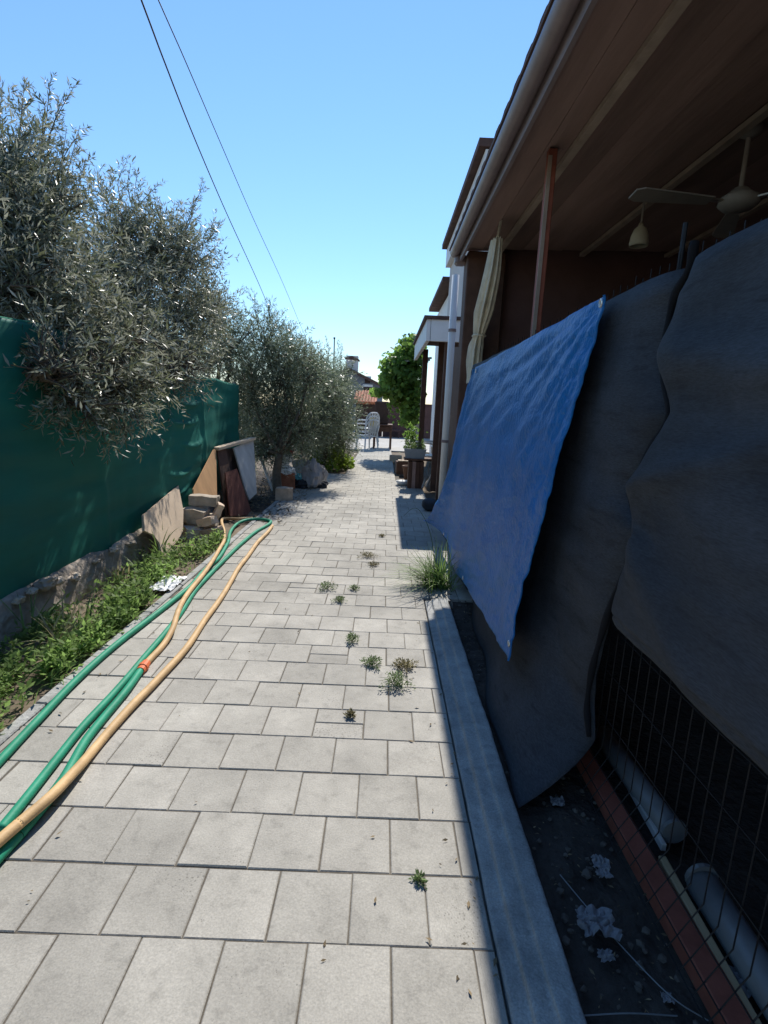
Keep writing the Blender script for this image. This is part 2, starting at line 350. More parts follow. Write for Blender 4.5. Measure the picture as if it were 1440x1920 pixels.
# ================================================================== LEFT: wall, netting, trees
XN = -1.90
lw = MB()
def wfn(u, v):      # profile of the low wall: rough, with broken stones on the crest
    pr = [(XN+.02, -.08), (XN+.03, .02), (XN+.015, .12), (XN-.01, .19), (XN-.06, .225), (XN-.16, .23), (XN-.2, -.08)]
    i = u*6; j = min(int(i), 5); t = i-j; x = pr[j][0]*(1-t)+pr[j+1][0]*t; z = pr[j][1]*(1-t)+pr[j+1][1]*t; y = -.6+7.9*v
    q = noise.noise(Vector((x*7, y*2.2, z*6)))*.016+noise.noise(Vector((x*20, y*13, z*20)))*.007
    return (x+q, y, z+q*.8*(1 if z > 0 else 0))
lw.grid(wfn, 40, 330); lwo = lw.build('low_wall', m_wall, smooth=True)
tag(lwo, 'low crumbling mortar wall under the green netting', 'wall')
for i, (px, py, r) in enumerate([(88, 1093, .055), (108, 1090, .04), (140, 1082, .035), (35, 1125, .03), (60, 1108, .028), (215, 1030, .035), (245, 1018, .04), (180, 1052, .025)]):
    c = hx(px, py, XN+.02); b = MB(); b.blob(c, (r*.8, r*1.3, r*.6), .5, 1.6, 3, seed=i*3.1); o = b.build('stone', m_stone, lwo)
# green shade netting
def net_x(y, z): return XN-.03+.020*noise.noise(Vector((0, y*1.1, z*1.4)))+.012*noise.noise(Vector((4, y*3.5, z*2.2)))+.009*noise.noise(Vector((9, y*1.2, z*11)))+.005*noise.noise(Vector((2, y*9, z*2.5)))+sum(.014*math.exp(-((y-yp)/.035)**2) for yp in (1.6, 3.6, 5.6))+.03*math.sin(z*2)*math.exp(-((y-5.3)/.5)**2)
nb = MB(); NY0, NY1 = -.8, 7.05
def nfn(u, v):
    y = NY0+(NY1-NY0)*u; top = 1.47+.15*max(0, min(1, (4.2-y)/1.2))+.02*math.sin(y*2.3)+.03*noise.noise(Vector((y*1.6, 0, 0))); z = .17+.03*noise.noise(Vector((y*3, 7, 0)))*(1-v)+(top-.17)*v
    x = net_x(y, z)
    for yy, zz, wd in ((5.1, 1.02, .30), (5.25, .80, .22), (4.95, .55, .25), (5.2, 1.2, .3), (4.8, .38, .3)):   # sagging horizontal folds
        x += .028*math.exp(-((z-zz-.03*((y-yy)/wd)**2)/.016)**2)*math.exp(-((y-yy)/wd)**4)
    return (x, y, z)
nb.grid(nfn, 260, 70)
net = thing('green_netting_fence', 'tall dark green shade netting fence along the low wall', 'fence', (XN, 3, 0))
nb.build('netting', m_net, net, smooth=True, solid=.003)
for y in (-.4, 1.6, 3.6, 5.6, 7.03):
    b = MB(); b.tube([(XN-.085, y, 0), (XN-.085, y, 1.5)], .02, 8); b.build('post', m_greypipe, net)
b = MB(); b.tube([(XN-.05, NY0+.1*i, 1.475+.15*max(0, min(1, (4.2-(NY0+.1*i))/1.2))+.02*math.sin((NY0+.1*i)*2.3)+.03*noise.noise(Vector(((NY0+.1*i)*1.6, 0, 0)))) for i in range(79)], .006, 6); b.build('top_cord', m_hoseg, net)

def olive(name, label, base, lobes, fork, n_tw, leafL, mat, seed, shoots=(), hang=(), group='olive trees behind the netting', trunk_r=.07):
    global rng
    rng = np.random.default_rng(seed); rr = random.Random(seed)
    root = thing(name, label, 'tree', base, group); base = Vector(base); fork = Vector(fork)
    tr = MB(); mid = (base+fork)/2+Vector((rr.uniform(-.05, .05), rr.uniform(-.05, .05), 0))
    tr.tube(smoothpath([base-Vector((0, 0, .05)), mid, fork], 5), [trunk_r*(1.25-.4*i/10) for i in range(11)], 9); to = tr.build('trunk', m_bark, root, smooth=True)
    br = MB(); TB = []; TD = []; TL = []
    tot = sum((l[1].x*l[1].y*l[1].z)**.72 for l in lobes)
    for c, r in lobes:
        m_ = fork.lerp(c, .5)+Vector((rr.uniform(-.1, .1), rr.uniform(-.1, .1), .05)); br.tube(smoothpath([fork, m_, c], 4), [trunk_r*.55-(trunk_r*.4)*i/8 for i in range(9)], 6)
        n = max(30, int(n_tw*(r.x*r.y*r.z)**.72/tot))
        d = rdir(n); rad = .35+.65*rng.random(n)**.55; cc = np.array(c); R3 = np.array(r)
        ns = 11; sc_d = rdir(ns)*(.25+.65*rng.random((ns, 1))); which = rng.integers(0, ns, n); loose = rng.random(n) < .22
        p = np.where(loose[:, None], cc+d*rad[:, None]*R3, cc+(sc_d[which]+d*rad[:, None]*.42)*R3)
        TB.append(p); dd = nrm(d*R3*.9+np.array([0, 0, .25])*R3.max()+rng.normal(size=(n, 3))*.38*R3.mean()); TD.append(dd); TL.append((.14+.22*rng.random(n)))
        for i in range(min(n, 34)):
            e = Vector(p[i]); br.tube(smoothpath([c, c.lerp(e, .55)+Vector((rr.uniform(-.05, .05),)*3), e, e+Vector(dd[i])*.15], 3), [trunk_r*.16*(1-.085*j) for j in range(10)], 4, cap=False)
    for px in shoots:      # long wispy shoots: base, tip
        a, b_ = Vector(px[0]), Vector(px[1]); L = (b_-a).length
        bend = Vector((rr.uniform(-.06, .06), rr.uniform(-.06, .06), 0)); pts = smoothpath([a, (a+b_)/2+bend, b_], 6); br.tube(pts, [.0055*(1-.065*j) for j in range(len(pts))], 4, cap=False)
        for j in range(max(3, int(L/.05))):
            t = (j+.5)/max(3, int(L/.05)); q = pts[min(int(t*12), 11)].lerp(pts[min(int(t*12)+1, 12)], t*12-int(t*12)); o_ = np.array(nrm(rng.normal(size=3))); dv = np.array((b_-a).normalized())
            TB.append(np.array(q)[None]); TD.append(nrm(dv*1.0+o_*.75)[None]); TL.append(np.array([(.20-.12*t)*(.6+.6*rng.random())]))
    for px in hang:
        a, b_ = Vector(px[0]), Vector(px[1]); pts = smoothpath([a, (a+b_)/2+Vector((.06, 0, .05)), b_], 6); br.tube(pts, [.005*(1-.06*j) for j in range(len(pts))], 4, cap=False)
        for j in range(26):
            q = pts[rr.randrange(13)]; TB.append(np.array(q)[None]+rng.normal(size=(1, 3))*.03); TD.append(nrm(np.array((b_-a).normalized())*.7+rng.normal(size=3)*.6)[None]); TL.append(np.array([.12+.12*rng.random()]))
    br.build('branches', m_bark, root, smooth=True)
    B = np.concatenate(TB); D = np.concatenate(TD); LL = np.concatenate(TL)
    out = []; K = 16
    for j in range(K):
        t = (j+.3+.6*rng.random(len(B)))/K; q = B+D*(LL*t)[:, None]; q[:, 2] -= .25*LL*t*t*.6
        sd = rdir(len(B)); a = nrm(D*.75+sd*.8); l = leafL*(.65+.6*rng.random(len(B)))*np.clip(.55+LL/.3*.5, .5, 1.1)
        out.append(leaves(q, a, rdir(len(B)), l, l*(.15+.08*rng.random(len(B)))))
    V = np.concatenate(out); tw = rng.random(len(B)); tint = np.clip(np.tile(tw, K)*.55+rng.random(len(V))*.45, 0, 1)
    fast_mesh('crown', V, 4, mat, root, tint); return root
def lobe(px, py, Y, rx, ry, dep=None):
    c = hy(px, py, Y); z = (c-CAMP).dot(fw)/F; return (c, Vector((rx*z, (dep or (rx+ry)/2*.9)*z, ry*z)))
def seg(a, Ya, b, Yb): return (hy(*a, Ya), hy(*b, Yb))
olive('olive_tree', 'tallest silvery olive tree, its wispy top highest above the netting', (-2.45, 3.7, -.05),
      [lobe(30, 330, 3.8, 85, 75), lobe(85, 420, 3.7, 70, 70), lobe(10, 440, 3.4, 80, 70), lobe(20, 540, 3.2, 95, 70), lobe(105, 530, 3.5, 75, 60), lobe(160, 600, 3.9, 70, 55), lobe(75, 620, 3.35, 85, 50), lobe(-130, 420, 3.3, 150, 170), lobe(205, 620, 4.1, 50, 50),
       lobe(215, 685, 3.50, 45, 40), lobe(165, 690, 3.22, 45, 40), lobe(120, 700, 3.0, 42, 38), lobe(245, 660, 3.75, 42, 40), lobe(205, 740, 3.45, 34, 32), lobe(150, 745, 3.12, 30, 30), lobe(240, 720, 3.70, 32, 34), lobe(80, 690, 2.86, 36, 34)],
      (-2.35, 3.7, 1.15), 3300, .058, m_olive, 11,
      [seg((40, 320), 4.05, (28, 170), 4.05), seg((70, 330), 4.0, (95, 150), 4.0), seg((90, 340), 4.0, (140, 160), 4.0), seg((100, 420), 3.9, (150, 235), 3.95), seg((20, 320), 4.1, (5, 150), 4.1),
       seg((60, 300), 4.1, (62, 175), 4.1), seg((110, 430), 3.9, (160, 300), 3.95), seg((0, 330), 4.0, (-20, 150), 4.0), seg((120, 400), 4.0, (125, 240), 4.0), seg((75, 300), 4.2, (118, 180), 4.2), seg((30, 300), 4.0, (45, 160), 4.0), seg((85, 320), 3.9, (85, 190), 3.9), seg((50, 320), 4.1, (75, 230), 4.1), seg((110, 360), 4.0, (140, 260), 4.0)],
      [seg((200, 690), 3.45, (255, 775), 3.7), seg((150, 700), 3.2, (165, 790), 3.22), seg((230, 650), 3.7, (285, 740), 3.95), seg((190, 710), 3.4, (210, 800), 3.45), seg((230, 700), 3.65, (245, 800), 3.65), seg((110, 720), 3.0, (105, 770), 2.95)], trunk_r=.085)
olive('olive_tree', 'broad middle olive tree leaning over the netting beside the lit green panel', (-2.35, 5.2, -.05),
      [lobe(225, 440, 5.0, 55, 65), lobe(290, 470, 5.3, 62, 62), lobe(345, 495, 5.6, 52, 60), lobe(340, 590, 5.6, 68, 65), lobe(245, 550, 4.6, 70, 65), lobe(385, 570, 6.3, 32, 58), lobe(295, 640, 5.0, 62, 42), lobe(355, 655, 5.9, 46, 36), lobe(200, 500, 4.6, 50, 50), lobe(250, 640, 4.6, 50, 40), lobe(345, 690, 4.85, 30, 26), lobe(310, 690, 4.55, 32, 28)],
      (-2.3, 5.2, 1.2), 2700, .056, m_olive, 12,
      [seg((235, 400), 5.4, (238, 300), 5.4), seg((220, 410), 5.4, (180, 310), 5.4), seg((250, 400), 5.4, (298, 345), 5.4), seg((340, 450), 5.5, (385, 340), 5.5), seg((360, 470), 5.5, (408, 425), 5.5),
       seg((270, 430), 5.5, (258, 320), 5.5), seg((300, 430), 5.5, (292, 370), 5.5), seg((200, 410), 5.3, (205, 320), 5.3), seg((370, 500), 5.6, (402, 470), 5.6), seg((345, 440), 5.5, (330, 380), 5.5), seg((350, 430), 5.5, (362, 370), 5.5), seg((245, 380), 5.4, (245, 310), 5.4)],
      [seg((240, 640), 4.7, (265, 735), 4.6), seg((290, 680), 4.6, (300, 750), 4.6), seg((350, 670), 5.2, (345, 715), 5.1)])
olive('olive_tree', 'small olive tree behind the far end of the netting', (-2.5, 7.6, -.05),
      [lobe(410, 610, 7.6, 40, 58), lobe(430, 660, 7.5, 45, 55), lobe(395, 680, 7.4, 40, 30), lobe(455, 720, 8.2, 30, 60), lobe(440, 790, 8.6, 40, 60)], (-2.45, 7.6, 1.2), 1300, .054, m_olive2, 13,
      [seg((425, 590), 7.6, (432, 560), 7.6), seg((445, 620), 7.6, (452, 585), 7.6)])
b4 = gz(521, 925)
olive('olive_tree', 'dense olive tree with brown trunk behind the rubbish heap', (b4.x, b4.y+.05, -.05),
      [lobe(500, 650, 7.9, 48, 55), lobe(475, 740, 7.8, 45, 75), lobe(530, 720, 7.7, 58, 78), lobe(500, 815, 7.7, 55, 48), lobe(560, 790, 7.8, 45, 65), lobe(545, 680, 8.0, 35, 45), lobe(470, 830, 8.2, 40, 45), lobe(548, 822, 8.5, 42, 28), lobe(498, 852, 7.6, 30, 22), lobe(580, 700, 7.6, 30, 50), lobe(612, 740, 8.6, 38, 42), lobe(600, 715, 9.0, 34, 30), lobe(626, 778, 8.4, 32, 36), lobe(600, 795, 8.2, 36, 36)],
      (b4.x, b4.y+.1, .55), 5200, .05, m_olive2, 14,
      [seg((490, 640), 7.9, (466, 540), 7.9), seg((505, 640), 7.9, (512, 565), 7.9), seg((530, 660), 7.9, (552, 610), 7.9), seg((475, 650), 7.9, (458, 570), 7.9), seg((485, 620), 7.9, (476, 545), 7.9), seg((520, 640), 7.9, (520, 590), 7.9), seg((500, 620), 7.9, (495, 560), 7.9), seg((545, 650), 7.9, (540, 610), 7.9)], group='olive trees beside the path', trunk_r=.06)
b5 = gz(603, 884)
olive('olive_tree', 'round olive tree beside the yellow-green bush and narrow path', (b5.x-.1, b5.y+.5, -.05),
      [lobe(610, 730, 10.4, 48, 62), lobe(585, 780, 10.3, 48, 70), lobe(638, 775, 10.4, 36, 62), lobe(610, 815, 10.4, 52, 48), lobe(640, 705, 10.6, 22, 26), lobe(575, 700, 10.4, 35, 45), lobe(640, 820, 10.8, 30, 35), lobe(580, 840, 10.9, 40, 35)],
      (b5.x, b5.y+.5, .6), 4000, .052, m_olive2, 15,
      [seg((600, 690), 10.6, (597, 640), 10.6), seg((615, 690), 10.6, (611, 632), 10.6), seg((636, 690), 10.7, (637, 640), 10.7), seg((580, 680), 10.6, (560, 640), 10.6), seg((632, 690), 10.7, (634, 645), 10.7), seg((590, 670), 10.6, (585, 640), 10.6)], group='olive trees beside the path', trunk_r=.06)
# bush
rng = np.random.default_rng(3)
bc = gz(632, 878); bush = thing('low_bush', 'low yellow-green leafy bush at the edge of the narrow path', 'bush', bc)
n = 2600; d = rdir(n); d[:, 2] = np.abs(d[:, 2]); p = np.array([bc.x-.12, bc.y+.3, 0])+d*np.array([.42, .8, .50])*(.4+.6*rng.random((n, 1))**.5)*(1+.25*np.sin(d[:, :1]*7))
p[:, 0] = np.minimum(p[:, 0], -.66); l = .05+.05*rng.random(n)
fast_mesh('crown', leaves(p, nrm(d+rng.normal(size=(n, 3))*.7), rdir(n)+np.array([0, 0, .8]), l, l*.6), 4, m_bush, bush)
b = MB()
for i in range(14):
    a = random.uniform(0, 6.28); b.tube([(bc.x-.12, bc.y+.3, -.04), (bc.x-.12+.15*math.cos(a), bc.y+.3+.3*math.sin(a), .22), (bc.x-.12+.3*math.cos(a), bc.y+.3+.55*math.sin(a), .36)], [.009, .006, .003], 5)
b.build('stems', m_bark, bush)

# verge plants (nobody could count them)
rng = np.random.default_rng(21)
def verge(n, x0, x1, y0, y1, keep):
    x = x0+(x1-x0)*rng.random(n); y = y0+(y1-y0)*rng.random(n); k = np.array([keep(a, b) for a, b in zip(x, y)]); return np.stack([x[k], y[k], np.full(k.sum(), -.02)], 1)
def kp_(a, b):
    edge = -1.42-(.02*math.sin(b*9)); den = noise.noise(Vector((a*4, b*2.2, 2)))
    if a > edge+.02: return False
    w = 1 if b < 3.1 else (.45 if b < 4.6 else 0)
    if 4.9 < b: return False
    if 3.1 < b < 3.7: w = .5
    far_ = min(1, max(0, (a+1.86)/.26))**1.6          # thinner towards the wall
    return random.random() < w*(.06+.94*far_)*(1 if den > -.08 else .12)
base = verge(5200, -1.88, -1.40, .4, 5.0, kp_)
n = len(base); ht = .05+.09*rng.random(n)
st = []
LV = []
for j in range(7):       # leafy weeds: little stems with leaves in whorls
    q = base+np.stack([rng.normal(size=n)*.02, rng.normal(size=n)*.02, ht*(j+.5)/7+.01], 1); a = rdir(n); a[:, 2] = np.abs(a[:, 2])*.6+.15; l = .022+.030*rng.random(n)
    LV.append(leaves(q, a, np.array([0, 0, 1.])+rng.normal(size=(n, 3))*.5, l, l*.42))
V = np.concatenate(LV); o = fast_mesh('verge_weeds', V, 4, m_grass, None, np.clip(np.tile(rng.random(n), 7)*.7+.3*rng.random(len(V)), 0, 1))
tag(o, 'bright green leafy weeds growing between the left kerb and the wall', 'weeds', kind='stuff')
bb = verge(3200, -1.88, -1.40, .4, 5.0, kp_); n = len(bb); d = rdir(n); d[:, 2] = np.abs(d[:, 2])+.9
o = fast_mesh('verge_grass', blades(bb, d, .08+.17*rng.random(n)**1.5, np.full(n, .0065), .3+.5*rng.random(n)), 4, m_grass); tag(o, 'fine green grass blades among the verge weeds', 'grass', kind='stuff')
# taller grass clumps in the verge, each a thing
for i, (px, py, hgt, cnt, mt, lab) in enumerate([(300, 1045, .30, 16, m_sedge, 'arching grass clump in front of the pale leaning board'), (55, 1190, .24, 14, m_sedge, 'upright grass clump close under the dark wall'),
        (265, 1080, .20, 18, m_sedge, 'fan of pale grass blades at the wall above the white paper'), (215, 1085, .20, 14, m_drygrass, 'small dry grass clump at the wall foot'), (110, 1210, .22, 22, m_drygrass, 'straw-coloured seeding grass clump in the shaded verge'), (150, 1180, .22, 22, m_sedge, 'drooping grass clump in the shaded verge beside the straw-coloured one')]):
    c = gz(px, py); c.x = max(c.x, -1.80); n = cnt; a = rng.random(n)*6.28; sp = .25+.6*rng.random(n); d = np.stack([np.cos(a)*sp, np.sin(a)*sp, np.ones(n)], 1)
    oc = thing('grass_clump', lab, 'grass', c, 'grass clumps in the verge'); fast_mesh('blades', blades(np.array(c)+np.array([0, 0, -.015])+rng.normal(size=(n, 3))*np.array([.018, .03, .003]), d, hgt*1.35*(.6+.6*rng.random(n)), np.full(n, .010), .12+.36*rng.random(n), 6), 4, mt, oc)
# leaf litter under the trees
rng = np.random.default_rng(5); n = 1500; p = np.stack([-2.3+1.25*rng.random(n)**.8, 5.4+4.4*rng.random(n), .006+.006*rng.random(n)], 1); l = .03+.03*rng.random(n); a = rdir(n); a[:, 2] *= .2
o = fast_mesh('leaf_litter', leaves(p, a, np.array([0, 0, 1.])+rng.normal(size=(n, 3))*.35, l, l*.4), 4, m_leaflitter); tag(o, 'dry fallen leaves scattered under the olive trees', 'leaves', kind='stuff')

# ================================================================== RIGHT: porch with fence
ZE, XE, YE = 2.73, .585, 5.55
porch = thing('porch', 'open maroon porch with wooden ceiling, battens and posts behind the fence', 'porch', (2, 2, 0))
# ceiling boards along the path
x = XE+.09; i = 0
while x < 3.6:
    b = MB(); w = .185; z = ZE+.03+(x-XE)*.03
    b.box((x+w/2, 1.3, z+random.uniform(-.002, .002)), (w-.006, 8.0, .02)); b.build('ceiling_board', m_redwood, porch); x += w
b = MB(); b.add([(XE-.02, -2.8, ZE+.065), (3.7, -2.8, ZE+.22), (3.7, YE, ZE+.22), (XE-.02, YE, ZE+.065), (XE-.02, -2.8, ZE+.085), (3.7, -2.8, ZE+.25), (3.7, YE, ZE+.25), (XE-.02, YE, ZE+.085)], [(0,1,2,3),(4,5,6,7),(0,1,5,4),(1,2,6,5),(2,3,7,6),(3,0,4,7)]); roof = b.build('roof', m_rooftile, porch)
for k in range(int(8.0/.22)):      # front row of roof tiles gives the eave its stepped edge
    b = MB(); y = -2.7+k*.22; b.tube([(XE-.008, y+.11, ZE+.088), (XE+.35, y+.11, ZE+.115)], [.125, .12], 10); o = b.build('roof_tile', m_rooftile, roof); 
    for v in o.data.vertices: v.co.z = ZE+.085+(v.co.z-ZE-.085)*.16
def gutter_fn(u, v):
    a = math.pi*(1+u); y = -2.8+(YE+2.75)*v; return (XE+.03+.045*math.cos(a), y, ZE+.045+.05*math.sin(a))
b = MB(); b.grid(gutter_fn, 10, 40); gut = b.build('gutter', m_gutter, porch, smooth=True, solid=.003)
b = MB(); b.beam((XE+.085, -2.8, ZE-.005), (XE+.085, YE, ZE-.005), .022, .10); b.build('fascia_board', m_gutter, porch)
b = MB(); b.box((XE+.09, YE-.06, ZE-.03), (.11, .12, .09), None, .02); b.build('gutter_outlet', m_gutter, porch)
for X_ in (1.005, 1.80, 2.6):
    b = MB(); z = ZE-.012+(X_-XE)*.03; b.beam((X_, -2.6, z), (X_, 5.33, z), .045, .03); b.build('ceiling_batten', m_palestrip, porch)
pw = hx(1020, 450, .90)
for y in (pw.y, -.4):
    b = MB(); b.box((.90, y, 1.36), (.05, .05, 2.78), None, .004); po = b.build('post', m_redsteel, porch)
    b = MB(); b.box((.884, y-.0285, 1.36), (.022, .007, 2.70)); b.build('pale_edge_strip', m_palestrip, po)
b = MB(); b.box((3.55, 1.3, 1.4), (.14, 8.0, 3.0)); b.build('back_wall', m_wallred, porch)
b = MB(); b.box((2.28, 5.42, 1.42), (2.5, .12, 2.86)); b.build('end_wall', m_wallred, porch)
b = MB(); b.box((2.28, -2.7, 1.36), (2.7, .12, 2.72)); b.build('rear_wall', m_wallred, porch)
b = MB(); b.box((.895, 5.38, 1.36), (.36, .24, 2.74), None, .01); b.build('corner_pillar', m_brown, porch)
# downpipe
pp = [hx(862, 505, .70), hx(832, 800, .70)]; Ypipe = (pp[0].y+pp[1].y)/2
dp = MB(); dp.tube([(.695, Ypipe, 0), (.695, Ypipe, 2.68)], .038, 14); pipe = dp.build('downpipe', m_pvc, porch, smooth=False)
pipe.name = 'downpipe'
for z in (.9, 2.1):
    b = MB(); b.tube([(.695, Ypipe, z), (.695, Ypipe, z+.03)], .044, 14); b.build('pipe_clip', m_gutter, pipe)
for p in pipe.data.polygons: p.use_smooth = len(p.vertices) == 4
# bundled curtain tied at its lower third
cu = [(hx(932, 450, .84), .065), (hx(922, 520, .84), .10), (hx(908, 585, .84), .12), (hx(898, 630, .84), .07), (hx(893, 650, .84), .10), (hx(888, 690, .84), .11), (hx(885, 720, .84), .12)]
b = MB(); nU = 40
cpath = smoothpath([c[0] for c in cu], 5); crad = np.interp(np.linspace(0, len(cu)-1, len(cpath)), range(len(cu)), [c[1] for c in cu])
def cfn(u, v):
    i = min(int(v*(len(cpath)-1)), len(cpath)-1); a = u*2*math.pi; r = crad[i]*(1+.22*math.sin(a*9+1)+.12*math.sin(a*5)); c = cpath[i]
    return (c.x+r*.55*math.cos(a), c.y+r*1.15*math.sin(a), c.z+.004*math.sin(a*9))
b.grid(cfn, 90, len(cpath)); cur = b.build('curtain', m_cream, None, smooth=True)
tag(cur, 'cream curtain gathered and tied beside the porch pillar', 'curtain')
ci = int(len(cpath)*.5); b = MB(); b.tube([cpath[ci]+Vector((.058*math.cos(a)*1.0, .085*math.sin(a), 0)) for a in np.linspace(0, 6.283, 20)], .009, 6, cap=False); b.build('tie_band', m_cream, cur)
b = MB(); b.tube([cpath[0]-Vector((0, 0, .02)), Vector((cpath[0].x+.02, cpath[0].y, ZE+.04))], .012, 6); b.build('hanging_cord', m_cream, cur)
# ceiling fan
fz = ZE+.03+(1.9-XE)*.03-.01; fc = hx(1405, 252, 1.86); fc.z = fz-.005
fan = thing('ceiling_fan', 'pale ceiling fan hanging on a short rod under the porch ceiling', 'fan', fc)
b = MB(); b.lathe([(0, 0), (.06, 0), (.055, -.03), (.02, -.05), (0, -.05)], fc, 16); b.build('canopy', m_fan, fan, smooth=True)
b = MB(); b.tube([fc+Vector((0, 0, -.03)), fc+Vector((0, 0, -.30))], .012, 8); b.build('rod', m_fan, fan)
hc = fc+Vector((0, 0, -.36)); b = MB(); b.lathe([(.0, .075), (.03, .07), (.07, .035), (.095, .02), (.10, -.01), (.075, -.035), (.03, -.05), (0, -.05)], hc, 20); b.build('motor', m_fan, fan, smooth=True)
tip = hy(1192, 356, hc.y-.05); a0 = math.atan2(tip.y-hc.y, tip.x-hc.x)
for k in range(3):
    a = a0+k*2.0944; dv = Vector((math.cos(a), math.sin(a), 0)); sv = Vector((-math.sin(a), math.cos(a), .18)).normalized()
    b = MB(); poly = [hc+dv*.16-sv*.035, hc+dv*.56-sv*.06, hc+dv*.60-sv*.04, hc+dv*.60+sv*.04, hc+dv*.56+sv*.06, hc+dv*.16+sv*.035]; b.prism(poly, dv.cross(sv), .008); bl = b.build('blade', m_fan, fan)
    b = MB(); b.beam(hc+dv*.08, hc+dv*.2, .035, .008); b.build('blade_bracket', m_brass, bl)
lc = hy(1197, 462, hx(1197, 430, 1.72).y); lzt = ZE+.03+(lc.x-XE)*.03
lamp = thing('pendant_lamp', 'small bell-shaped pendant lamp under the porch ceiling', 'lamp', lc)
b = MB(); b.lathe([(.060, 0), (.062, .02), (.055, .07), (.04, .11), (.018, .13), (.012, .15)], lc, 16); b.build('lamp_shade', m_glasslamp, lamp, smooth=True, solid=.004)
b = MB(); b.tube([lc+Vector((0, 0, .13)), Vector((lc.x, lc.y, lzt-.01))], .008, 6); b.build('cord', m_fan, lamp)
b = MB(); b.lathe([(0, 0), (.035, 0), (.03, -.02), (0, -.025)], (lc.x, lc.y, lzt-.009), 12); b.build('ceiling_rose', m_fan, lamp, smooth=True)

# welded mesh fence
XM = .785
fence = thing('wire_mesh_fence', 'black welded wire mesh fence with an oxide red base rail', 'fence', (XM, 2, 0))
b = MB(); b.box((.79, 1.95, .012), (.062, 5.1, .05), None, .004); b.build('base_rail', m_redsteel, fence)
FY0, FY1 = -.55, 4.42
def mesh_x(z): return XM-.09*max(0, .16-z)/.16
y = FY0
while y < FY1:
    b = MB()
    zt = 1.69+.01*math.sin(y*50); zs = [.035, .07, .11, .16, .5, 1.0, zt]
    b.tube([(mesh_x(z)+.004*noise.noise(Vector((y*7, z*9, 0))), y+.003*noise.noise(Vector((y*9, z*4, 7))), z) for z in zs], .0017, 5); b.build('upright_wire', m_wire, fence); y += .052
for z in (.04, .075, .12, .27, .42, .57, .72, .87, 1.02, 1.17, 1.32, 1.47, 1.60):
    b = MB(); b.tube([(mesh_x(z)-.004, FY0+(FY1-FY0)*i/40, z+.003*noise.noise(Vector((i*.8, z*8, 0)))) for i in range(41)], .0017, 5); b.build('cross_wire', m_wire, fence)
pm = hx(1286, 418, XM+.03)
for y in (-.5, pm.y, FY1):
    b = MB(); b.tube([(XM+.03, y, 0 if y != pm.y else .95), (XM+.03, y, 1.66 if y != pm.y else pm.z)], .007, 8); b.build('post', m_wire, fence)

# black shade cloth: two sheets that meet in a wavering gap
seam_px = [(1285, 452), (1274, 505), (1247, 560), (1232, 640), (1228, 700), (1239, 775), (1206, 840), (1175, 905), (1172, 950), (1190, 998), (1165, 1060), (1137, 1120), (1112, 1200), (1097, 1260), (1089, 1320), (1092, 1380)]
XC = .700
sp = [hx(px, py, XC) for px, py in seam_px]
sz = np.array([p.z for p in sp])[::-1]; sy = np.array([p.y for p in sp])[::-1]
def seam(z): return float(np.interp(z, sz, sy))
TOPZ = 1.625
def bulge(y, z, sd): return .010*(.5-abs(noise.noise(Vector((y*2.2+z*.8, z*2.6-y*.7, sd+7)))))+.006*(.5-abs(noise.noise(Vector((y*5+z*2, z*7-y*3, sd+2)))))+.0025*noise.noise(Vector((y*16, z*16, sd)))+.030*noise.noise(Vector((y*1.3, z*1.2, sd)))+.010*noise.noise(Vector((y*4, z*3, sd)))+.014*noise.noise(Vector((y*.6, z*5-y*1.2, sd+4)))
def top_over(x, v, y, sd):      # the sheet folds back over the top of the mesh
    return x
def near_fn(u, v):
    z = .66+.012*math.sin(u*9)+(TOPZ-.66)*v; ys = seam(z)-.012; y = ys-(ys+.55)*u
    fold = .018*math.exp(-((z-1.05-.35*(ys-y))/.05)**2)*math.exp(-(ys-y)/.5)+.016*math.exp(-((z-1.42+.15*(ys-y))/.06)**2)+.022*math.exp(-((z-.95+.5*(ys-y))/.05)**2)*math.exp(-(ys-y)/.35)
    x = XC-.022-bulge(y, z, 3)-fold*1.6+.06*math.exp(-u*48)
    if v > .96: x += (v-.96)*1.6; z = TOPZ-.004*(v-.96)
    if v < .03: x += .012
    return (x, y, z)
b = MB(); b.grid(near_fn, 170, 110)
nc = b.build('shade_cloth', m_shadecloth, None, smooth=True, solid=.0014); tag(nc, 'black shade cloth hung short on the fence, bare wire mesh showing below it', 'cloth', 'black shade cloths on the fence')
cor = gz(960, 1525)
xb_y = [(cor.y-.1, cor.x-.005), (cor.y+.6, .50), (3.0, .60), (4.4, .69)]
def far_fn(u, v):
    v2 = v; z = .012+(TOPZ-.012)*v2; ys = seam(max(z, .18)) if z > .18 else seam(.18)+(cor.y-seam(.18))*(1-z/.18)**1.3; y = ys+(4.40-ys)*u
    Xb = float(np.interp(y, [q[0] for q in xb_y], [q[1] for q in xb_y])); fl = max(0, 1-z/(.20+.55*min(1, u*5)))**1.6
    x = XC-(XC-Xb)*fl-bulge(y, z, 9)*(1-.6*fl)*.9-.025*math.sin(math.pi*min(1, u*2.2))*math.sin(math.pi*min(1, z/1.5))*.6+.045*math.exp(-u*60)*(1-fl)
    x -= .02*fl*math.sin(y*7+z*4)*min(1, u*5)
    if v > .97: x += (v-.97)*2.2; z = TOPZ
    return (x, y, z)
b = MB(); b.grid(far_fn, 200, 120)
fcl = b.build('shade_cloth', m_shadecloth, None, smooth=True, solid=.0014); tag(fcl, 'black shade cloth behind the blue tarpaulin, its foot flaring onto the kerb', 'cloth', 'black shade cloths on the fence')
b = MB(); sp2 = smoothpath([p+Vector((.020, -.004, 0)) for p in sp], 5); b.tube(sp2, [.010+.002*math.sin(i*.9) for i in range(len(sp2))], 7)
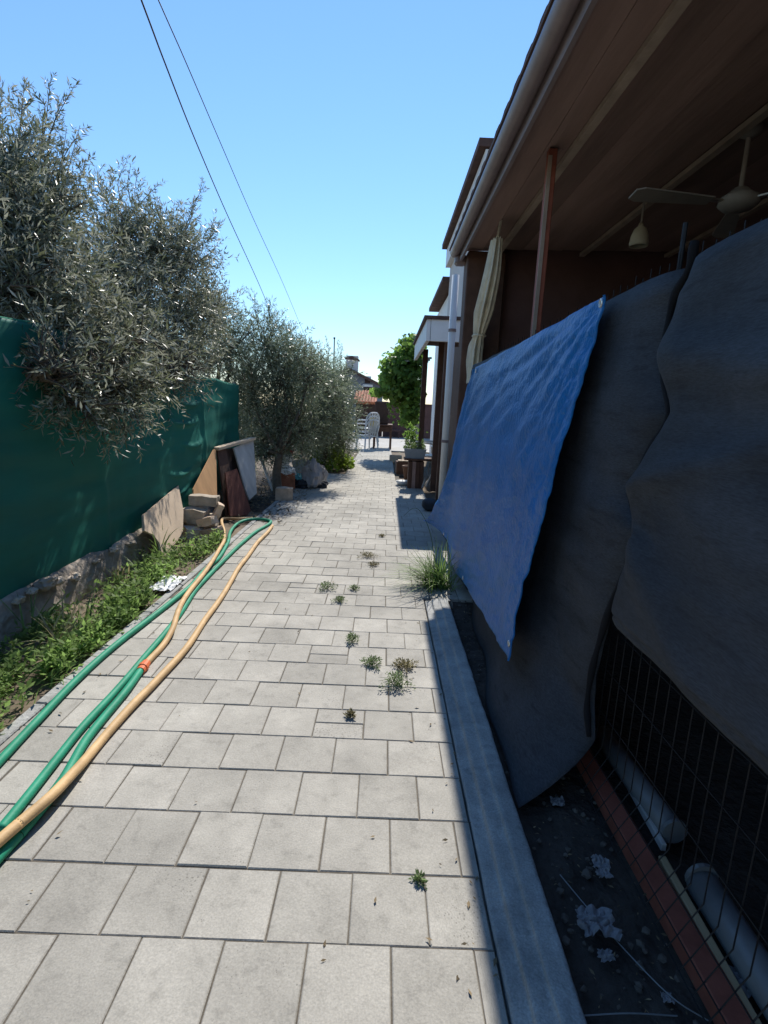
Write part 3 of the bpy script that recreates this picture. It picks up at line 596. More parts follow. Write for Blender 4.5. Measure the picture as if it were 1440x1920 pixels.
st_ = b.build('cloth_binding', m_strap, None, smooth=True); tag(st_, 'black rolled edge binding running down the gap between the two shade cloths', 'binding')

# blue tarpaulin: control net of pixels on the surface X
ctl = [  # rows top to bottom; columns from near edge to far edge (px, py, X)
    [(1146, 553, .680), (1085, 585, .682), (1010, 625, .684), (940, 665, .686), (897, 688, .690), (890, 694, .69)],
    [(1105, 690, .655), (1050, 710, .655), (985, 735, .66), (920, 760, .67), (880, 780, .675), (862, 790, .665)],
    [(1063, 820, .630), (1015, 840, .63), (955, 855, .635), (900, 865, .645), (862, 870, .65), (846, 875, .625)],
    [(1022, 980, .600), (980, 985, .60), (930, 985, .605), (880, 975, .615), (848, 950, .62), (826, 930, .56)],
    [(985, 1110, .575), (950, 1095, .575), (910, 1065, .58), (868, 1030, .59), (838, 985, .60), (806, 968, .49)],
    [(962, 1240, .545), (925, 1180, .55), (888, 1115, .56), (852, 1062, .575), (834, 1002, .59), (796, 976, .455)]]
cp = [[hx(*q) for q in row] for row in ctl]
rows6 = [smoothpath(r, 20) for r in cp]        # 101 samples each
cols = [smoothpath([rows6[i][j] for i in range(6)], 24) for j in range(len(rows6[0]))]
nj, ni = len(cols), len(cols[0]); tv = []
for i in range(ni):
    for j in range(nj):
        p = cols[j][i].copy(); s_, t_ = j/(nj-1), i/(ni-1)
        ang = math.atan2(t_+.02, s_+.02); rr_ = math.hypot(s_, t_)
        cr = noise.noise(Vector((ang*11, rr_*1.6, 1)))*.019*min(1, rr_*3)*max(.25, 1.1-rr_)              # folds fan out from the tied corner
        cr += (.5-abs(noise.noise(Vector((s_*5+t_*4, t_*9-s_*9, 5)))))*.015*(1-.4*t_)+(.5-abs(noise.noise(Vector((s_*11+t_*3, t_*15-s_*12, 11)))))*.007
        cr += noise.noise(Vector((s_*22, t_*20, 8)))*.005+noise.noise(Vector((s_*9, t_*3, 2)))*.012+noise.noise(Vector((s_*50, t_*44, 2)))*.0018
        cr += .006*math.exp(-((s_-.55)/.012)**2)+.002*math.exp(-((t_-.5-.02*math.sin(s_*6))/.01)**2)
        p.x -= cr*1.1+.006; p.y += cr*.3; tv.append(p)
b = MB(); b.add(tv, [(i*nj+j, i*nj+j+1, (i+1)*nj+j+1, (i+1)*nj+j) for i in range(ni-1) for j in range(nj-1)])
tarp = b.build('blue_tarpaulin', m_tarp, None, smooth=True, solid=.0015); tag(tarp, 'crumpled blue tarpaulin hung over the black shade cloth', 'tarpaulin')
b = MB(); b.tube([tv[i*nj]+Vector((-.002, 0, 0)) for i in range(ni)], .004, 6); b.build('hem', m_tarp, tarp)
for i, j in ((ni-6, 2), (2, 2), (2, nj-22), (ni-4, nj//2), (ni-5, nj-22)):
    c = tv[i*nj+j]; b = MB(); b.tube([c+Vector((-.005, .009*math.cos(a), .012*math.sin(a))) for a in np.linspace(0, 6.283, 14)], .0032, 6, cap=False); b.build('eyelet', m_brass, tarp)

# things lying inside the fence foot
for (a, b_, r, lab) in [((1128, 1372), (1262, 1555), .036, 'grey plastic pipe behind the mesh, its open end near the red rail'), ((1318, 1650), (1500, 1930), .040, 'thicker grey plastic pipe with scuffed side lying behind the mesh')]:
    A, B_ = gz(*a, .045), gz(*b_, .045); b = MB(); b.tube([A, A.lerp(B_, .5), B_], r, 16, cap=False); 
    o = b.build('grey_pipe', m_greypipe, None, smooth=True, solid=.004); o.location.z = -.012; tag(o, lab, 'pipe', 'grey pipes inside the fence')
    b = MB(); b.tube([B_ if a[0] < 1200 else A, (B_+(B_-A).normalized()*.012) if a[0] < 1200 else A-(B_-A).normalized()*.012], r*1.06, 16); q = b.build('collar', m_greypipe, o)
for (a, b_, w, lab) in [((1240, 1610), (1420, 1930), .022, 'pale timber batten lying between the red rail and the pipe'), ((1150, 1420), (1245, 1590), .016, 'thin grey weathered lath lying inside the mesh')]:
    A, B_ = gz(*a, .02), gz(*b_, .02); b = MB(); b.beam(A, B_, w, .025, bev=.003); o = b.build('timber_batten', m_palewood if w > .02 else m_greyboard, None); tag(o, lab, 'batten')
for i, (px, py, s_, lab) in enumerate([(1120, 1740, .045, 'large crumpled pale scrap on the dark soil beside the kerb'), (1125, 1625, .022, 'small pale scrap on the soil between kerb and red rail'), (1130, 1645, .018, 'tiny pale scrap beside the small one on the soil'), (1045, 1510, .022, 'greyish scrap on the soil under the cloth corner'), (1400, 1850, .04, 'crumpled white plastic by the thicker grey pipe'), (1135, 1800, .018, 'flat round scrap on the soil past the large one'), (1250, 1880, .012, 'tiny white fleck on the soil at the base rail'), (1365, 1740, .02, 'white scrap caught under the mesh')]):
    c = gz(px, py, -.01); b = MB()
    b.grid(lambda u, v: (c.x+(u-.5)*s_*2*(1+.5*noise.noise(Vector((u*2.5, v*4, i*3.)))), c.y+(v-.5)*s_*1.6*(1+.5*noise.noise(Vector((u*4, v*2.5, i*7.)))), c.z+.012+s_*.7*abs(noise.noise(Vector((u*3.5, v*3.5, i*5.))))), 16, 16)
    o = b.build('paper_scrap', m_litter, None, solid=.001); tag(o, lab, 'litter', 'litter on the soil strip')
for i, pts in enumerate([[(1050, 1640), (1100, 1700), (1180, 1790), (1260, 1870), (1330, 1915)], [(1085, 1905), (1180, 1900), (1270, 1905)]]):
    b = MB(); b.tube(smoothpath([gz(*p, -.004+.012*(k % 2)) for k, p in enumerate(pts)], 6), .0015, 5); o = b.build('thin_wire', m_greypipe, None); tag(o, ['long thin wire curling across the soil strip', 'short straight thin wire on the soil near the kerb'][i], 'wire')
rng = np.random.default_rng(9); n = 420; p = np.stack([.50+.26*rng.random(n), .5+2.9*rng.random(n), -.012+.01*rng.random(n)], 1); a = rdir(n); a[:, 2] *= .2; l = .006+.014*rng.random(n)**2
o = fast_mesh('soil_debris', leaves(p, a, np.array([0, 0, 1.])+rng.normal(size=(n, 3))*.4, l, l*.35), 4, m_leaflitter); tag(o, 'small dry debris scattered over the dark soil strip', 'debris', kind='stuff')

b = MB(); rs = random.Random(4)
for k in range(260):
    r = rs.uniform(.003, .011)*(1.6 if rs.random() < .06 else 1); b.blob((rs.uniform(.49, .76), rs.uniform(.5, 3.4), -.012+r*.3), (r, r*rs.uniform(.7, 1.3), r*.7), .5, 1.5, 1, seed=k*1.3)
o = b.build('soil_pebbles', m_stone2); tag(o, 'small earthy clods and pebbles on the dark soil strip', 'pebbles', kind='stuff')

# ================================================================== ON THE PAVING: hoses, weeds
def z7(p): return (p[0]/2.571, 900+p[1]/2.571)
def hose(name, label, pts, r, mat, zs=None, extra=()):
    P = []
    for i, p in enumerate(pts):
        z = r+.001+(zs[i] if zs else 0); P.append(gz(*z7(p), z))
    pre = [P[0]+(P[0]-P[1]).normalized()*d for d in (1.2, .6)]
    if name != 'open': P = pre+P
    PP = [q+Vector((noise.noise(q*2.3+Vector((r*999, 0, 0)))*.010, 0, abs(noise.noise(q*1.7))*.003)) for q in smoothpath(P, 8)]
    b = MB(); b.tube(PP, r, 12); o = b.build(label[1], mat, None, smooth=True); tag(o, label[0], 'hose', 'garden hoses along the left kerb'); return o, P
o1, P1 = hose('x', ('long green hose along the left edging, looping back at its far end', 'garden_hose'), [(0, 1350), (200, 1142), (400, 938), (600, 760), (800, 612), (910, 520), (980, 440), (1060, 372), (1098, 300), (1115, 240), (1160, 202), (1230, 188), (1296, 196), (1295, 212), (1235, 248), (1170, 300), (1110, 360), (1040, 425), (960, 510), (900, 600), (840, 680), (740, 808), (640, 925), (540, 1035), (400, 1188), (250, 1376), (100, 1565), (0, 1690)], .0155, m_hoseg, [0]*7+[0, .0, 0, 0, 0, 0, 0, 0, 0, .0, .0, 0]+[0]*9)
o2, P2 = hose('x', ('shorter green hose joined to a beige hose by an orange coupling', 'garden_hose'), [(0, 1815), (100, 1705), (200, 1580), (300, 1440), (400, 1275), (500, 1150), (590, 1040), (660, 945), (688, 905)], .0165, m_hoseg)
o3, P3 = hose('x', ('long beige hose curving up the paving outside the green ones', 'garden_hose'), [(0, 1742), (100, 1655), (240, 1530), (350, 1410), (450, 1300), (550, 1188), (650, 1078), (750, 975), (880, 835), (980, 692), (1080, 545), (1150, 425), (1235, 312), (1290, 250), (1312, 222)], .0165, m_hoseb, [.038, .036, .033, .02]+[0]*11)
o4, P4 = hose('open', ('beige hose leading from the orange coupling to the stone pile', 'garden_hose'), [(696, 895), (730, 862), (790, 795), (830, 720), (850, 650), (880, 590), (940, 505), (1000, 425), (1050, 350), (1078, 295), (1080, 250), (1070, 195), (1100, 186), (1160, 188), (1215, 184)], .0155, m_hoseb, [0, 0, 0, .02, .033, .034, .033, .034, .03, .02, .0, .0, 0, 0, 0])
cA, cB = gz(*z7((676, 922)), .017), gz(*z7((706, 882)), .017); b = MB(); b.tube([cA, cA.lerp(cB, .3), cA.lerp(cB, .35), cA.lerp(cB, .65), cA.lerp(cB, .7), cB], [.020, .020, .024, .024, .020, .020], 12); o = b.build('hose_coupling', m_orange, None); tag(o, 'orange hose coupling between green and beige hose', 'coupling')
# weeds in the joints
rng = np.random.default_rng(31)
for i, (px, py, wpx, mt, hgt, lab) in enumerate([
    (613, 1104, 46, m_weed, .045, 'leafy weed clump in a joint, left of two smaller ones'), (664, 1106, 24, m_weed, .035, 'small weed right of the leafy clump in the paving'), (637, 1128, 32, m_weed, .03, 'thin sprawling weed just below the leafy clump'),
    (660, 1203, 32, m_weed, .05, 'lone upright weed at a joint crossing between the two weed groups'), (697, 1247, 46, m_weed, .04, 'greyish weed clump beside the largest weed'), (742, 1286, 68, m_weed, .06, 'largest green weed clump in the paving'), (758, 1252, 62, m_weedbrown, .03, 'flat brownish weed behind the largest weed'),
    (657, 1344, 20, m_weedbrown, .025, 'tiny dry weed at a joint below the largest weed'), (690, 1044, 50, m_weedbrown, .035, 'brown spreading weed on the far paving'), (700, 1060, 34, m_weedbrown, .02, 'flat strip of moss weed just before the brown spreading weed'), (786, 1652, 30, m_weed, .012, 'tiny weed near the kerb shadow in the near paving'), (716, 1006, 16, m_weedbrown, .02, 'smallest brown weed farthest along the paving')]):
    c = gz(px, py); zc = (c-CAMP).dot(fw)/F; R_ = wpx*zc/2; n = int((60+wpx*7)*(.35 if py > 1500 else 1)); a = rng.random(n)*6.28; rad = R_*(.35+.75*np.abs(np.sin(a*2.5+i)*np.cos(a*1.5+2*i)))*rng.random(n)**.7
    p = np.stack([c.x+rad*np.cos(a), c.y+rad*np.sin(a)*1.1, .002+hgt*rng.random(n)*(1-.6*rad/R_)], 1); d = np.stack([np.cos(a), np.sin(a), .3+rng.random(n)], 1)+rng.normal(size=(n, 3))*.5
    l = (.006+.011*rng.random(n)); w = thing('paving_weed', lab, 'weed', c, 'weeds in the paving joints')
    fast_mesh('foliage', leaves(p, d, np.array([0, 0, 1.])+rng.normal(size=(n, 3))*.6, l, l*.4), 4, mt, w)
    b = MB()
    for k in range(14):
        q = 6.28*k/14+rng.random(); rr2 = R_*(.4+.6*rng.random()); b.tube([(c.x, c.y, -.004), (c.x+rr2*.5*math.cos(q), c.y+rr2*.5*math.sin(q), hgt*.6), (c.x+rr2*math.cos(q), c.y+rr2*math.sin(q), hgt*.5)], [.0012, .001, .0006], 3, cap=False)
    b.build('stems', mt if True else None, w)
rng = np.random.default_rng(41); n = 420; u = rng.random(n); x = np.where(u < .45, XR-.16*rng.random(n)**2, np.where(u < .75, XL+.25*rng.random(n)**1.5, XL+(XR-XL)*rng.random(n))); y = .7+8.8*rng.random(n)
a = rdir(n); a[:, 2] *= .15; l = .006+.020*rng.random(n)**1.6
o = fast_mesh('paving_debris', leaves(np.stack([x, y, .003+.002*rng.random(n)], 1), a, np.array([0, 0, 1.])+rng.normal(size=(n, 3))*.3, l, l*.38), 4, m_leaflitter); tag(o, 'dry leaf bits and crumbs strewn over the paving', 'debris', kind='stuff')
rng = np.random.default_rng(32)
# sedge tuft at the kerb end
c = gz(822, 1100); c.x += .01; n = 330; a = rng.random(n)*6.28; spd = .10+.95*rng.random(n)**1.1; d = np.stack([np.cos(a)*spd-.40, np.sin(a)*spd*.8, np.ones(n)*.95], 1)
tuft = thing('sedge_tuft', 'spiky sunlit grass tuft at the end of the kerb under the tarpaulin', 'grass', (c.x, c.y, 0))
V = blades(np.array([c.x, c.y, -.01])+rng.normal(size=(n, 3))*np.array([.045, .05, .004]), d, .20+.32*rng.random(n), .005+.004*rng.random(n), .15+.5*rng.random(n), 5)
fast_mesh('blades', V, 4, m_sedge, tuft)
lb = MB(); q0 = Vector((c.x-.01, c.y+.05, 0)); lb.tube(smoothpath([q0, hy(808, 1005, c.y+.1), hy(790, 962, c.y+.15), hy(775, 953, c.y+.15), hy(757, 967, c.y+.15)], 6), [.004-.00012*i for i in range(25)], 4); lb.build('long_stalk', m_sedge, tuft)

# ================================================================== LEFT: boards, stones, rubbish
def z2(p): return (240+p[0]/3.1304, 680+p[1]/3.1304)
def lean(name, label, cat, pix, base_x, top_dx, zref, t, mat, yaw=0., parent=None, group=None):
    """board leaning on the wall: pixel outline on a plane through the foot line X=base_x, tilted so that at height zref it is top_dx further left"""
    n = Vector((zref, 0, top_dx)).normalized(); n = Matrix.Rotation(yaw, 3, 'Z')@n
    p0 = Vector((base_x[0], base_x[1], -.02)); poly = [hp(*z2(p), p0, n) for p in pix]
    b = MB(); b.prism(poly, n, t); o = b.build(name, mat, parent)
    if not parent: tag(o, label, cat, group)
    return o, poly, n
bA = gz(*z2((215, 1115)))
lean('leaning_board', 'pale cut-off board leaning against the low wall beside the stone pile', 'board', [(92, 893), (296, 720), (312, 800), (326, 870), (322, 990), (281, 1062), (205, 1150), (186, 1060), (150, 1010), (95, 985)], (-1.70, bA.y), .26, .6, .018, m_board, .0)
bB = gz(*z2((450, 830)))
lean('plywood_sheet', 'orange-brown plywood sheet with slanting top leaning on the netting', 'board', [(385, 742), (505, 508), (517, 512), (524, 830), (385, 838)], (-1.60, 6.0), .28, .8, .015, m_ply, -.1)
cab = thing('broken_cabinet', 'broken wardrobe carcass of grey and brown boards leaning behind the stones', 'cabinet', (-1.62, 6.6, 0))
PX = (-1.44, 6.3)
lean('side_panel', '', '', [(524, 510), (575, 505), (612, 690), (600, 895), (583, 895)], PX, .36, .9, .02, m_brown, -.3, cab)
lean('dark_back', '', '', [(560, 508), (640, 498), (716, 800), (640, 885), (590, 890)], (-1.50, 6.4), .36, .9, .01, m_darkbrown, -.3, cab)
lean('grey_panel', '', '', [(622, 500), (737, 448), (756, 765), (714, 806), (690, 745)], (-1.42, 6.35), .36, .9, .018, m_greyboard, -.3, cab)
lean('red_door', '', '', [(572, 645), (640, 622), (722, 868), (700, 895), (600, 900)], (-1.40, 6.2), .36, .9, .014, m_redboard, -.3, cab)
nC = Matrix.Rotation(-.3, 3, 'Z')@Vector((.9, 0, .36)).normalized(); A, B_ = hp(*z2((518, 506)), Vector((-1.44, 6.3, 0)), nC), hp(*z2((737, 444)), Vector((-1.42, 6.35, 0)), nC)
b = MB(); b.beam(A, B_, .07, .035, bev=.004); b.build('top_board', m_board, cab)
b = MB(); b.beam(gz(*z2((690, 835)), .03), gz(*z2((690, 835)))+Vector((-.12, .15, .46)), .018, .012); o = b.build('thin_stick', m_palewood); tag(o, 'thin pale stick leaning on the red-brown door board', 'stick')
f1 = gz(*z2((852, 752))); t1 = hy(*z2((757, 500)), f1.y+.15)
b = MB(); b.beam(f1, t1, .045, .022, bev=.003); o = b.build('leaning_plank', m_greyboard); tag(o, 'narrow weathered plank leaning beside the grey cabinet panel', 'plank')
# stone and brick pile
def block(name, mat, cpx, Y, size, rz, rx=0, ry=0, lab='', z=None, rough=True):
    c = hy(*z2(cpx), Y); 
    if z is not None: c.z = z
    R = Matrix.Rotation(rz, 3, 'Z')@Matrix.Rotation(rx, 3, 'X')@Matrix.Rotation(ry, 3, 'Y')
    bm = bmesh.new(); bmesh.ops.create_cube(bm, size=1); bmesh.ops.subdivide_edges(bm, edges=bm.edges[:], cuts=3, use_grid_fill=True)
    b = MB(); vs = []
    for v in bm.verts:
        q = Vector((v.co.x*size[0], v.co.y*size[1], v.co.z*size[2])); k = 1-.10*max(0, (abs(v.co.x)+abs(v.co.y)+abs(v.co.z))-1.2)
        w = noise.noise_vector(q*14+Vector((cpx[0], cpx[1], 0)))*(.012 if rough else .004); vs.append(c+R@(q*k+w))
    bm.verts.index_update(); b.add(vs, [[v.index for v in f.verts] for f in bm.faces]); bm.free()
    o = b.build(name, mat); tag(o, lab, 'stone' if mat == m_stone else 'brick', 'stones and bricks piled by the wall'); return o
yb = gz(*z2((400, 1040))).y
block('building_stone', m_stone, (448, 838), yb+.30, (.26, .14, .09), .1, 0, .05, 'long grey stone on top of the brick pile', .315)
block('building_stone', m_stone, (398, 900), yb+.18, (.22, .14, .13), -.15, .05, .12, 'large square stone in the middle of the pile', .19)
block('brick', m_brickc, (468, 940), yb+.10, (.17, .11, .075), -.35, .0, -.28, 'sandy brick tilted against the large square stone', .155)
block('brick', m_brickc, (526, 885), yb+.22, (.055, .10, .17), .3, .1, .45, 'sandy brick standing on end at the side of the pile', .22)
block('brick', m_brickc, (490, 985), yb+.06, (.18, .11, .08), -.3, .1, -.2, 'sandy brick under the tilted brick', .06)
block('building_stone', m_stone, (385, 990), yb+.06, (.17, .12, .10), .6, .1, .1, 'rounded stone at the foot of the pile', .05)
block('building_stone', m_stone, (345, 900), yb+.30, (.15, .15, .22), .3, 0, 0, 'dark stone at the back of the pile by the pale board', .10)
block('building_stone', m_stone, (440, 960), yb+.28, (.26, .16, .20), .1, 0, 0, 'big stone buried at the back of the pile', .08)
block('brick', m_brickc, (338, 1025), yb-.02, (.20, .10, .045), .08, .12, 0, 'flat pale brick in the grass before the rounded stone', .012)
block('brick', m_brickc, (468, 1025), yb+.0, (.19, .09, .04), -.05, .1, 0, 'flat pale brick lying next to the beige hose', .010)
block('building_stone', m_brickc, (918, 770), gz(*z2((918, 810))).y+.08, (.22, .16, .17), .1, 0, 0, 'square pale block standing alone before the rubbish heap', .075)
# rubbish heap
def z5(p): return (460+p[0]/6.545, 820+p[1]/6.545)
YH = gz(*z5((560, 610))).y
def bag(name, mat, px, Y, r, sd, lab, cat='bag', amp=.5, z=None):
    c = hy(*z5(px), Y); 
    if z is not None: c.z = z
    b = MB(); b.blob(c, r, amp, 2.3, 3, .8, sd); o = b.build(name, mat, None, smooth=False); tag(o, lab, cat, 'rubbish heap under the olive trees'); return o
bag('rubbish_bag', m_bagw, (450, 330), YH-.12, (.11, .10, .10), 1, 'bright white plastic bag on top of the rust-red box', z=.34)
bag('rubbish_bag', m_bagw, (520, 380), YH-.14, (.12, .10, .07), 2, 'flattened white plastic bag below the bright one', z=.26)
bag('rubbish_bag', m_bagw, (510, 250), YH-.02, (.09, .08, .09), 3, 'small white plastic bag high on the heap', z=.44)
bag('red_cloth', m_redcloth, (545, 180), YH-.0, (.06, .06, .07), 4, 'small red cloth at the top of the heap', 'cloth', z=.56)
b = MB(); c = hy(*z5((500, 520)), YH-.1); b.box((c.x, c.y, .115), (.27, .25, .25), Matrix.Rotation(.15, 3, 'Z'), .012); o = b.build('cardboard_box', m_cardboard); tag(o, 'rust-red torn box at the front of the heap', 'box', 'rubbish heap under the olive trees')
b = MB(); b.prism([hy(*z5(p), YH+.25) for p in ((562, 285), (735, 265), (745, 425), (600, 425))], (0, -1, .2), .02); o = b.build('sheet_panel', m_bluegrey); tag(o, 'blue-grey sheet standing upright in the heap', 'panel', 'rubbish heap under the olive trees')
bag('grey_sack', m_bagg, (820, 410), YH-.02, (.15, .13, .23), 5, 'tall grey sack at the right of the heap', 'sack', .35, z=.20)
bag('grey_sack', m_bagg, (940, 400), YH+.4, (.09, .1, .16), 6, 'slumped pale sack behind the tall grey sack', 'sack', .35, z=.14)
bag('dark_bundle', m_darkcloth, (700, 560), YH-.03, (.15, .12, .09), 7, 'dark bundle on the ground between box and sack', 'bundle', .4, z=.07)
bag('plastic_scrap', m_cyan, (640, 500), YH-.05, (.08, .07, .06), 8, 'crumpled cyan plastic beside the rust-red box', 'plastic', .6, z=.17)
bag('dark_bundle', m_darkcloth, (920, 500), YH+.1, (.12, .10, .06), 9, 'flat dark bundle under the slumped sack', 'bundle', .4, z=.05)
bag('plastic_scrap', m_bagw, (330, 225), YH+.6, (.08, .08, .03), 10, 'white plastic scrap hung in the branches foot', 'plastic', .6, z=.42)
c = gz(316, 1097); b = MB(); b.grid(lambda u, v: (c.x+(u-.5)*.15, c.y+(v-.5)*.30, .012+.05*abs(noise.noise(Vector((u*4, v*5, 3))))), 16, 16); o = b.build('crumpled_paper', m_bagw, None, solid=.001); tag(o, 'crumpled white paper lying in the verge by the left edging', 'paper')

# ================================================================== FAR RIGHT: house, second porch, vine, clutter
hs = thing('two_storey_house', 'tall pale house with dark roof edge rising behind the porch', 'house', (1.3, 10, 0))
HX = 1.20
ya, yb2 = hx(912, 262, HX).y, hx(838, 462, HX).y; zt = hx(875, 362, HX).z
b = MB(); b.box((HX+2.1, (ya+yb2)/2, zt/2-.1), (4.0, yb2-ya, zt-.02)); b.build('wall', m_plaster, hs)
b = MB(); b.box((HX+2.06, (ya+13)/2, 1.35), (4.0, 13-ya+.05, 3.0)); b.build('lower_storey', m_brown, hs)
b = MB(); b.box((HX+2.05, (ya+yb2)/2, zt-.03), (4.3, yb2-ya+.1, .10)); b.build('roof_edge', m_rooftile, hs)
b = MB(); b.box((HX+2.08, (ya+yb2)/2, zt-.28), (4.16, yb2-ya+.03, .36)); b.build('pale_cornice', m_white, hs)
c = hx(921, 250, HX+.25); b = MB(); b.box((c.x, c.y+.1, zt+.15), (.22, .25, .50), None, .01); ch = b.build('chimney', m_plaster, hs)
wx = 1.20; y1, y2 = yb2+.02, hx(808, 575, wx).y; z2_ = hx(822, 547, wx).z
b = MB(); b.box((wx+2.2, (y1+y2)/2, z2_/2-.12), (4.0, y2-y1, z2_-.1)); b.build('wing_wall', m_white, hs)
b = MB(); b.box((wx+2.1, (y1+y2)/2, z2_-.04), (4.3, y2-y1+.08, .10)); b.build('wing_roof', m_rooftile, hs)
# second porch (low white fascia on brown posts)
PX0 = .47; yn, yf = hx(800, 598, PX0).y, hx(785, 640, PX0).y+1.2; pz = hx(800, 598, PX0).z
sp_ = thing('white_porch', 'low porch with white fascia on brown posts beyond the downpipe', 'porch', (.9, yn, 0))
b = MB(); b.box((PX0+.03, (yn+yf)/2, pz-.13), (.05, yf-yn, .26), None, .004); b.build('front_fascia', m_white, sp_)
b = MB(); b.box((PX0+.86, yn+.02, pz-.13), (1.6, .05, .26), None, .004); b.build('side_fascia', m_white, sp_)
b = MB(); b.box((PX0+.75, (yn+yf)/2, pz+.02), (1.56, yf-yn+.06, .04)); b.build('roof', m_rooftile, sp_)
for (X_, y_) in ((PX0+.30, yn+.10), (PX0+.18, yf-.3), (PX0+.34, (yn+yf)/2)):
    b = MB(); b.box((X_, y_, (pz-.1)/2), (.085, .085, pz-.1), None, .006); b.build('post', m_brown, sp_)
b = MB(); b.box((PX0+1.55, (yn+yf)/2+.4, 1.15), (.1, yf-yn-.6, 2.3)); b.build('house_wall', m_darkbrown, sp_)
b = MB(); b.box((PX0+1.48, (yn+yf)/2+.4, 1.0), (.05, .8, 1.9)); b.build('dark_doorway', m_darkbrown, sp_)
# vine pergola
def zf(p): return (540+p[0]/4.5, 580+p[1]/4.5)
YV = 13.5
vn = thing('grape_vine', 'leafy grape vine hanging over a pergola at the far end of the path', 'vine', (hy(770, 700, YV).x, YV, 0))
lob = [((1060, 300), 90, 70), ((900, 700), 60, 90), ((860, 640), 60, 80), ((840, 460), 50, 50), ((1010, 900), 60, 60), ((1030, 330), 95, 90), ((940, 420), 90, 90), ((880, 520), 80, 80), ((1000, 560), 110, 120), ((960, 660), 80, 90), ((1040, 700), 75, 120), ((1050, 850), 45, 90), ((820, 560), 35, 50), ((1000, 800), 45, 90), ((760, 700), 50, 25), ((1060, 450), 60, 120)]
rng = np.random.default_rng(77); LV = []; TT = []
for (p, rx, ry) in lob:
    c_, r3 = lobe(*zf(p), YV+.2*random.random(), rx/4.5, ry/4.5, 55); n = int(400*(rx*ry/8000)+90); d = rdir(n); q = np.array(c_)+d*np.array(r3)*(.25+.90*rng.random((n, 1))**.6)*(1+.25*np.sin(d[:, :1]*9+d[:, 2:]*7)); l = .08+.08*rng.random(n)
    LV.append(leaves(q, rdir(n)+np.array([0, 0, -.5]), d+np.array([0, 0, .7])+rng.normal(size=(n, 3))*.6, l, l*.95))
for k in range(26):       # dangling shoots
    s0 = hy(*zf((random.uniform(860, 1080), random.uniform(560, 700))), YV-.3+.5*random.random()); L = random.uniform(.3, .8); n = 18; t = rng.random(n)
    q = np.array(s0)[None]+np.stack([.04*rng.normal(size=n), .04*rng.normal(size=n), -L*t], 1); l = .06+.05*rng.random(n); LV.append(leaves(q, rdir(n)+np.array([0, 0, -.6]), rdir(n), l, l*.9))
fast_mesh('crown', np.concatenate(LV), 4, m_vine, vn)
b = MB(); tb = hy(*zf((1070, 900)), YV+.2); b.tube(smoothpath([(tb.x, tb.y, -.05), (tb.x-.05, tb.y, .8), (tb.x+.03, tb.y, 1.6), hy(*zf((1010, 430)), YV+.2)], 5), [.04-.0015*i for i in range(16)], 7)
for p in lob: b.tube(smoothpath([(tb.x+.03, tb.y, 1.6), hy(*zf(((p[0][0]+1050)/2, (p[0][1]+560)/2)), YV+.2), hy(*zf(p[0]), YV+.2)], 4), [.012-.001*i for i in range(9)], 5)
b.build('trunk', m_bark, vn, smooth=True)
pg = thing('pergola', 'weathered pergola frame carrying the grape vine', 'pergola', (tb.x, YV, 0))
pt_ = hy(*zf((1030, 380)), YV).z
for (X_, y_) in ((tb.x+.15, YV-.5), (tb.x+.15, YV+.9), ):
    b = MB(); b.box((X_, y_, pt_/2), (.07, .07, pt_), None, .005); b.build('post', m_greyboard, pg)
b = MB(); b.beam((tb.x+.15, YV-.6, pt_), (tb.x+.15, YV+1.4, pt_), .06, .06); b.build('beam', m_greyboard, pg)
for y_ in (YV-.4, YV+.1, YV+.6, YV+1.1):
    b = MB(); b.beam((tb.x+.3, y_, pt_-.10), (tb.x-.35, y_, pt_-.2), .04, .05); b.build('rafter', m_greyboard, pg)
# far brown wall and house
yw = 24.0
wl = MB(); a_, c_ = hy(716, 806, yw), hy(800, 810, yw); tp_ = hy(740, 758, yw).z
fwall = thing('brown_garden_wall', 'low dark brown garden wall across the far end of the yard', 'wall', (a_.x, yw, 0))
for k in range(4):
    x0 = a_.x-1.2+k*1.25; b = MB(); b.box((x0+.6, yw, tp_/2-.1), (1.22, .2, tp_+.2), None, .01); b.build('wall_panel', m_bwall, fwall)
b = MB(); b.box((a_.x+1.3, yw, tp_+.03), (5.2, .3, .06)); b.build('coping', m_bwall, fwall)
b = MB(); q = hy(741, 788, yw-.6); b.box((q.x, q.y, .32), (.5, .42, .06), None, .01); cx_ = b.build('stone_bench', m_bwall, None); tag(cx_, 'low pale-topped bench before the brown garden wall', 'bench')
for s_ in (-.18, .18): b = MB(); b.box((q.x+s_, q.y, .13), (.06, .36, .32)); b.build('leg', m_bwall, cx_)
fh = thing('far_house', 'grey gabled house with chimney beyond the olive trees', 'house', (-1, 30, 0)); YF = 30.
ap = hy(655, 690, YF); er = hy(722, 724, YF); el = Vector((2*ap.x-er.x, YF, er.z)); wlx, wrx = el.x+.25, er.x-.15; slope = (er.z-ap.z)/(er.x-ap.x)
zr = ap.z+slope*(wrx-ap.x); b = MB(); b.prism([(wlx, YF, -.05), (wrx, YF, -.05), (wrx, YF, zr-.05), (ap.x, YF, ap.z-.08), (wlx, YF, zr-.05)], (0, -1, 0), 6); b.build('wall', m_slate, fh)
for e in (el, er):
    b = MB(); nrm_ = Vector((e.z-ap.z, 0, -(e.x-ap.x))).normalized(); nrm_ = nrm_ if nrm_.z > 0 else -nrm_
    b.prism([Vector((ap.x, YF-.35, ap.z)), Vector((e.x, YF-.35, e.z)), Vector((e.x, YF+6.3, e.z)), Vector((ap.x, YF+6.3, ap.z))], nrm_, .14); b.build('roof_slope', m_rooftile, fh)
